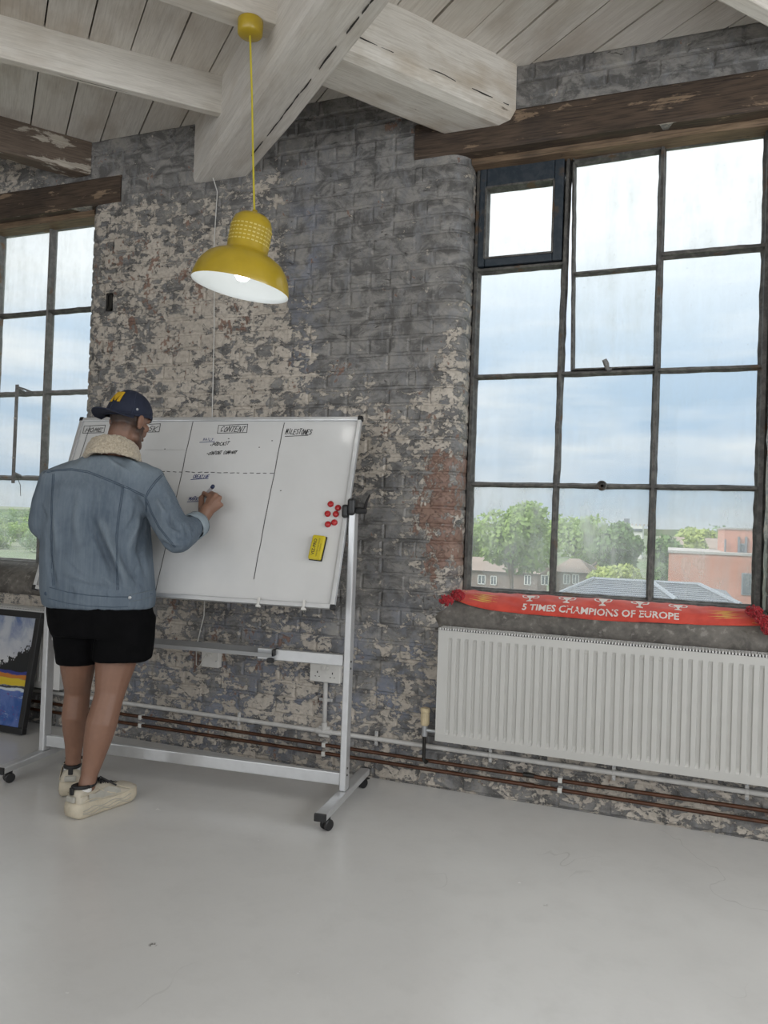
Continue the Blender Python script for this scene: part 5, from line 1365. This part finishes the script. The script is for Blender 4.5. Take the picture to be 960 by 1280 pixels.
simple('render_yellow', (.62, .42, .16), .8); simple('render_white', (.62, .62, .6), .8); simple('upvc', (.8, .8, .8), .4); simple('far_glass', (.10, .12, .14), .15); simple('coping', (.34, .32, .31), .7); simple('lead_grey', (.22, .245, .28), .6)
def tree(name, label, c, rx, rz, mat, seed, n=2600, leaf=.34, group=None):
    """c = centre of the crown"""
    r = random.Random(seed); T = thing(name, label, 'tree', (c[0], c[1], GZ), group); c = Vector(c); vs = []; fs = []
    blobs = []
    for k in range(11):
        a = r.uniform(0, 6.28); q = r.uniform(.25, .62); z = r.uniform(-.55, .6); s = math.sqrt(max(.15, 1 - z * z))
        blobs.append((c + Vector((math.cos(a) * rx * q * s, math.sin(a) * rx * q * s, z * rz)), r.uniform(.36, .56)))
    for k in range(n):
        b, s = blobs[k % 11]; d = Vector((r.gauss(0, 1), r.gauss(0, 1), r.gauss(0, 1))).normalized(); q = r.uniform(.72, 1.06)
        p = b + Vector((d.x * rx * s * q, d.y * rx * s * q, d.z * rz * s * q))
        u = Vector((r.gauss(0, 1), r.gauss(0, 1), r.gauss(0, 1))).normalized(); w = (d + u * .5).cross(u).normalized(); L = leaf * r.uniform(.6, 1.3)
        i = len(vs); vs += [p + u * L, p + w * L * .6, p - u * L, p - w * L * .6]; fs.append((i, i + 1, i + 2, i + 3))
    m = MB(); m.v = vs; m.f = fs; o = m.build('crown', mat, T, fix=False); o['kind'] = 'stuff'
    m = MB().tube([(c.x, c.y, GZ - .2), (c.x + .1, c.y, GZ + (c.z - GZ) * .5), (c.x, c.y, c.z + rz * .3)], [rx * .07, rx * .05, rx * .02], 7)
    for k in range(5):
        b = blobs[k][0]; m.tube([(c.x, c.y, GZ + (c.z - GZ) * .55), (c + (b - c) * .4 - Vector((0, 0, rz * .2))), b], [rx * .035, rx * .022, rx * .01], 5)
    m.build('trunk', 'bark', T); return T
def view_tree(name, label, x0, x1, top, base, Y, mat, seed, n=2600, leaf=.34, group='trees seen through the windows'):
    a, b = at_y(x0, (top + base) / 2, Y), at_y(x1, (top + base) / 2, Y); t_, l = at_y((x0 + x1) / 2, top, Y), at_y((x0 + x1) / 2, base, Y)
    return tree(name, label, ((a.x + b.x) / 2, Y, (t_.z + l.z) / 2), (b.x - a.x) / 2, (t_.z - l.z) / 2, mat, seed, n, leaf, group)
view_tree('broadleaf_tree', 'big light green tree crown above the brown terrace behind the glass', 588, 694, 624, 722, 78, 'leaf_light', 1, 6500, .30)
view_tree('broadleaf_tree', 'mid green tree between the light tree and the tower on the skyline', 676, 770, 638, 712, 112, 'leaf_light', 2, 5000, .36)
view_tree('broadleaf_tree', 'dark green rounded tree behind the yellow gabled house', 738, 812, 654, 722, 88, 'leaf_mid', 3, 4500, .36)
view_tree('broadleaf_tree', 'pale yellow green bush in front of the dark rounded tree', 728, 806, 706, 742, 66, 'leaf_yellow', 4, 2600, .26)
view_tree('broadleaf_tree', 'dark green tree standing against the corner of the red brick block', 806, 856, 672, 728, 84, 'leaf_mid', 5, 3200, .34)
view_tree('broadleaf_tree', 'sunny small tree behind the red rooftops', 842, 902, 659, 694, 150, 'leaf_yellow', 6, 2200, .5)
view_tree('broadleaf_tree', 'yellow green shrub standing before the red chimney terrace', 852, 886, 670, 696, 70, 'leaf_yellow', 8, 1500, .26)
view_tree('broadleaf_tree', 'low green tree behind the brown terrace, apart from the big tree', 572, 606, 652, 716, 110, 'leaf_light', 7, 2200, .42)
r = random.Random(77)
far_labels = ['hazy grey green tree in the distant valley beyond the far window', 'light green tree in the distant valley beyond the far window', 'dark green tree in the distant valley beyond the far window']; placed = []
for k in range(64):
    for tries in range(60):
        f = r.random(); Y = 150 * (5.0 ** (f * f * .6 + f * .4)); px = r.uniform(-40, 72); c = at_y(px, 640, Y); rx = r.uniform(4.0, 6.5) * (1 + f * 1.6)
        if all(math.hypot(c.x - q[0], Y - q[1]) > (rx + q[2]) * .98 for q in placed): break
    else: continue
    placed.append((c.x, Y, rx)); rz = rx * r.uniform(.42, .55); kind = r.randrange(3)
    tree('valley_tree', far_labels[kind], (c.x, Y, GZ + rz * .75), rx, rz, ('leaf_far', 'leaf_light', 'leaf_mid')[kind], 100 + k, 800, .45 * (1 + f), 'distant valley trees')
for k in range(10):
    Y = r.uniform(180, 420); px = r.uniform(560, 900); c = at_y(px, 660, Y); rx = r.uniform(6, 10)
    if 740 < px < 830: continue
    if any(math.hypot(c.x - q[0], Y - q[1]) < (rx + q[2]) * 1.15 for q in placed): continue
    placed.append((c.x, Y, rx))
    tree('valley_tree', 'distant tree along the skyline behind the houses', (c.x, Y, GZ + rx * .7 + 1), rx, rx * .75, 'leaf_far', 300 + k, 500, .8, 'skyline trees')
def house(name, label, x0, x1, ridge, eave, Y, depth, wall, roof, wins, cat='house', hip=False, group=None):
    """x0, x1, ridge, eave: where its front stands in the view at distance Y"""
    a, b = at_y(x0, eave, Y), at_y(x1, eave, Y); ze = (a.z + b.z) / 2; zr = at_y((x0 + x1) / 2, ridge, Y + depth / 2).z
    H = thing(name, label, cat, ((a.x + b.x) / 2, Y + depth / 2, GZ), group)
    MB().box((a.x, Y, GZ), (b.x, Y + depth, ze)).build('wall', wall, H)
    o = .35; ins = min(depth / 2, (b.x - a.x) / 2 * .9) if hip else -.0
    P = [(a.x - o, Y - o, ze - .1), (b.x + o, Y - o, ze - .1), (b.x + o, Y + depth + o, ze - .1), (a.x - o, Y + depth + o, ze - .1), (a.x - o + ins, Y + depth / 2, zr), (b.x + o - ins, Y + depth / 2, zr)]
    MB().add(P, [(0, 1, 5, 4), (2, 3, 4, 5), (1, 2, 5), (3, 0, 4), (3, 2, 1, 0)]).build('roof', roof, H)
    for px0, px1, py0, py1 in wins:
        p, q = at_y(px0, py1, Y), at_y(px1, py0, Y); fw = MB()
        t_ = .09
        fw.box((p.x, Y - .06, p.z), (p.x + t_, Y + .02, q.z)).box((q.x - t_, Y - .06, p.z), (q.x, Y + .02, q.z)).box((p.x, Y - .06, p.z), (q.x, Y + .02, p.z + t_)).box((p.x, Y - .06, q.z - t_), (q.x, Y + .02, q.z)).box(((p.x + q.x) / 2 - t_ / 2, Y - .06, p.z), ((p.x + q.x) / 2 + t_ / 2, Y + .02, q.z))
        w = fw.build('window', 'upvc', H); MB().box((p.x, Y - .02, p.z), (q.x, Y + .0, q.z)).build('pane', 'far_glass', w)
    return H
house('terraced_house', 'brown brick terrace with white windows partly hidden by the big tree', 560, 672, 697, 713, 92, 8, 'brick_brown', 'roof_brown', [(597, 607, 719, 730), (613, 621, 720, 731), (655, 664, 719, 731)])
house('terraced_house', 'brown hip-roofed house with two white windows next to the yellow gable', 690, 737, 698, 714, 84, 8, 'brick_brown', 'roof_brown', [(704, 713, 718, 730), (715, 724, 718, 730), (676, 686, 719, 731)], hip=True)
gp, gq, gt = at_y(737, 735, 96), at_y(758, 735, 96), at_y(748, 704, 96)
GH = thing('gabled_house', 'small yellow gabled house beside the brown hip-roofed one', 'house', ((gp.x + gq.x) / 2, 99, GZ))
ze = at_y(748, 718, 96).z
MB().prism([(gp.x - 1, 96, GZ), (gq.x + 1, 96, GZ), (gq.x + 1, 96, ze), ((gp.x + gq.x) / 2, 96, gt.z), (gp.x - 1, 96, ze)], (0, 7, 0)).build('wall', 'render_yellow', GH)
mx = (gp.x + gq.x) / 2
for s, e_ in ((1, gq.x + 1.4), (-1, gp.x - 1.4)): MB().prism([(mx, 95.7, gt.z + .25), (e_, 95.7, ze - .25), (e_, 95.7, ze - .05), (mx, 95.7, gt.z + .45)], (0, 7.6, 0)).build('roof_slope', 'roof_brown', GH)
def slate_roof():
    Y = 27.0; a, b = at_y(700, 752, Y), at_y(926, 754, Y); r0, r1 = at_y(742, 733, Y + 4), at_y(874, 725, Y + 4); zr = (r0.z + r1.z) / 2 + .02; ze = b.z - .1
    H = thing('slate_hall', 'low building with grey slate hip roof in front of the red brick block', 'building', ((a.x + b.x) / 2, Y + 4, GZ))
    MB().box((a.x + .3, Y + .3, GZ), (b.x - .3, Y + 7.7, ze)).build('wall', 'brick_brown', H)
    P = [Vector(p) for p in ((a.x, Y, ze), (b.x, Y, ze), (b.x, Y + 8, ze), (a.x, Y + 8, ze), (r0.x, Y + 4, zr), (r1.x, Y + 4, zr))]
    MB().add(P, [(2, 3, 4, 5), (1, 2, 5), (3, 0, 4), (3, 2, 1, 0)]).build('rear_slope', 'slate', H)
    n = 9                                          # courses of slates stepping up the front slope
    for k in range(n):
        s0, s1 = k / n, (k + 1) / n
        A, B, C_, D_ = P[0].lerp(P[4], s0), P[1].lerp(P[5], s0), P[1].lerp(P[5], s1), P[0].lerp(P[4], s1); up = Vector((0, -.012, .05))
        MB().add([A + up, B + up, C_ + up * .3, D_ + up * .3, A, B, C_, D_], [(0, 1, 2, 3), (4, 5, 1, 0), (7, 6, 5, 4), (5, 6, 2, 1), (7, 4, 0, 3)]).build('slate_course', 'slate', H)
    for p, q in ((P[1], P[5]), (P[0], P[4]), (P[4], P[5])): MB().tube([p + Vector((0, 0, .05)), q + Vector((0, 0, .06))], .09, 6).build('ridge_tile', 'lead_grey', H)
    v0, v1 = at_y(817, 730, Y + 3.2), at_y(846, 750, Y + .4)
    MB().tube([P[4].lerp(P[5], .56) + Vector((0, 0, .06)), P[0].lerp(P[1], .66) + Vector((0, -.1, .08))], .09, 6).build('valley_gutter', 'lead_grey', H)
slate_roof()
def brick_block():
    Y = 46.0; a, b = at_y(836, 692, Y), at_y(1010, 700, Y); zt = at_y(890, 693, Y).z
    H = thing('brick_block', 'modern red brick building with a raised stair tower and dark window', 'building', ((a.x + b.x) / 2, Y + 5, GZ))
    MB().box((a.x, Y, GZ), (b.x, Y + 10, zt)).build('wall', 'brick_red', H)
    MB().box((a.x - .06, Y - .06, zt), (b.x + .06, Y + 10, zt + .14)).build('parapet_coping', 'coping', H)
    c, d = at_y(905, 692, Y + 2), at_y(1010, 692, Y + 2); z2 = at_y(925, 662, Y + 2).z
    MB().box((c.x, Y + 2, zt - .1), (d.x, Y + 9, z2)).build('stair_tower', 'brick_red', H)
    MB().box((c.x - .06, Y + 1.94, z2), (d.x + .06, Y + 9, z2 + .1)).build('tower_coping', 'coping', H)
    for px0, px1, py0, py1, YY in ((928, 939, 718, 742, Y), (925.5, 930, 681, 693, Y + 2)):
        p, q = at_y(px0, py1, YY), at_y(px1, py0, YY); w = MB().box((p.x - .07, YY - .05, p.z - .07), (q.x + .07, YY + .02, q.z + .07)).build('window', 'lead_grey', H)
        MB().box((p.x, YY - .08, p.z), (q.x, YY - .04, q.z)).build('pane', 'far_glass', w)
    for px in (923, 932):
        p, q = at_y(px, 693, Y + 2), at_y(px, 671, Y + 2); MB().box((p.x - .06, Y + 1.86, p.z), (p.x + .06, Y + 2.02, q.z)).build('downpipe', 'slate', H)
    p, q = at_y(906, 691, Y + 2), at_y(906, 674, Y + 2); MB().tube([(p.x, Y + 1.8, zt), (p.x, Y + 1.8, q.z)], .06, 6).build('flue', 'slate', H)
brick_block()
house('chimney_terrace', 'far red brick terrace with grey roofs between tower and trees', 826, 908, 672, 684, 120, 8, 'brick_red', 'roof_brown', [], 'house')
T = at_y(783, 668, 330); TW = thing('skyline_factory', 'pale flat factory with a dark water tower on the skyline', 'building', (T.x, 340, GZ))
p, q, s = at_y(762, 668, 330), at_y(803, 668, 330), at_y(783, 657, 330)
MB().box((p.x, 330, GZ), (q.x, 350, s.z)).build('hall', 'render_white', TW); MB().box((p.x + 2, 329.5, s.z - 2.2), (q.x, 329.9, s.z - 1.2)).build('window_band', 'far_glass', TW)
u, v = at_y(779, 657, 330), at_y(786, 648, 330); MB().box((u.x, 334, s.z), (v.x, 337, v.z)).build('water_tank', 'slate', TW)
m = MB()
for k in range(6): m.box((u.x + 3 + k * 1.6, 333, s.z), (u.x + 3.8 + k * 1.6, 334, s.z + .9))
m.build('roof_plant', 'coping', TW)
hp = []
for i in range(61):
    x = -3400 + i * 75; hp.append((x, 2600, GZ + 22 + 14 * noise.noise(Vector((x * .0016, 3, 0))) + 4 * noise.noise(Vector((x * .008, 1, 0)))))
structure(MB().add([(x, y, GZ - 5) for x, y, z in hp] + hp + [(x, y + 700, z + 3) for x, y, z in hp], [(i, i + 1, 62 + i, 61 + i) for i in range(60)] + [(61 + i, 62 + i, 123 + i, 122 + i) for i in range(60)]).build('hills', 'meadow'))
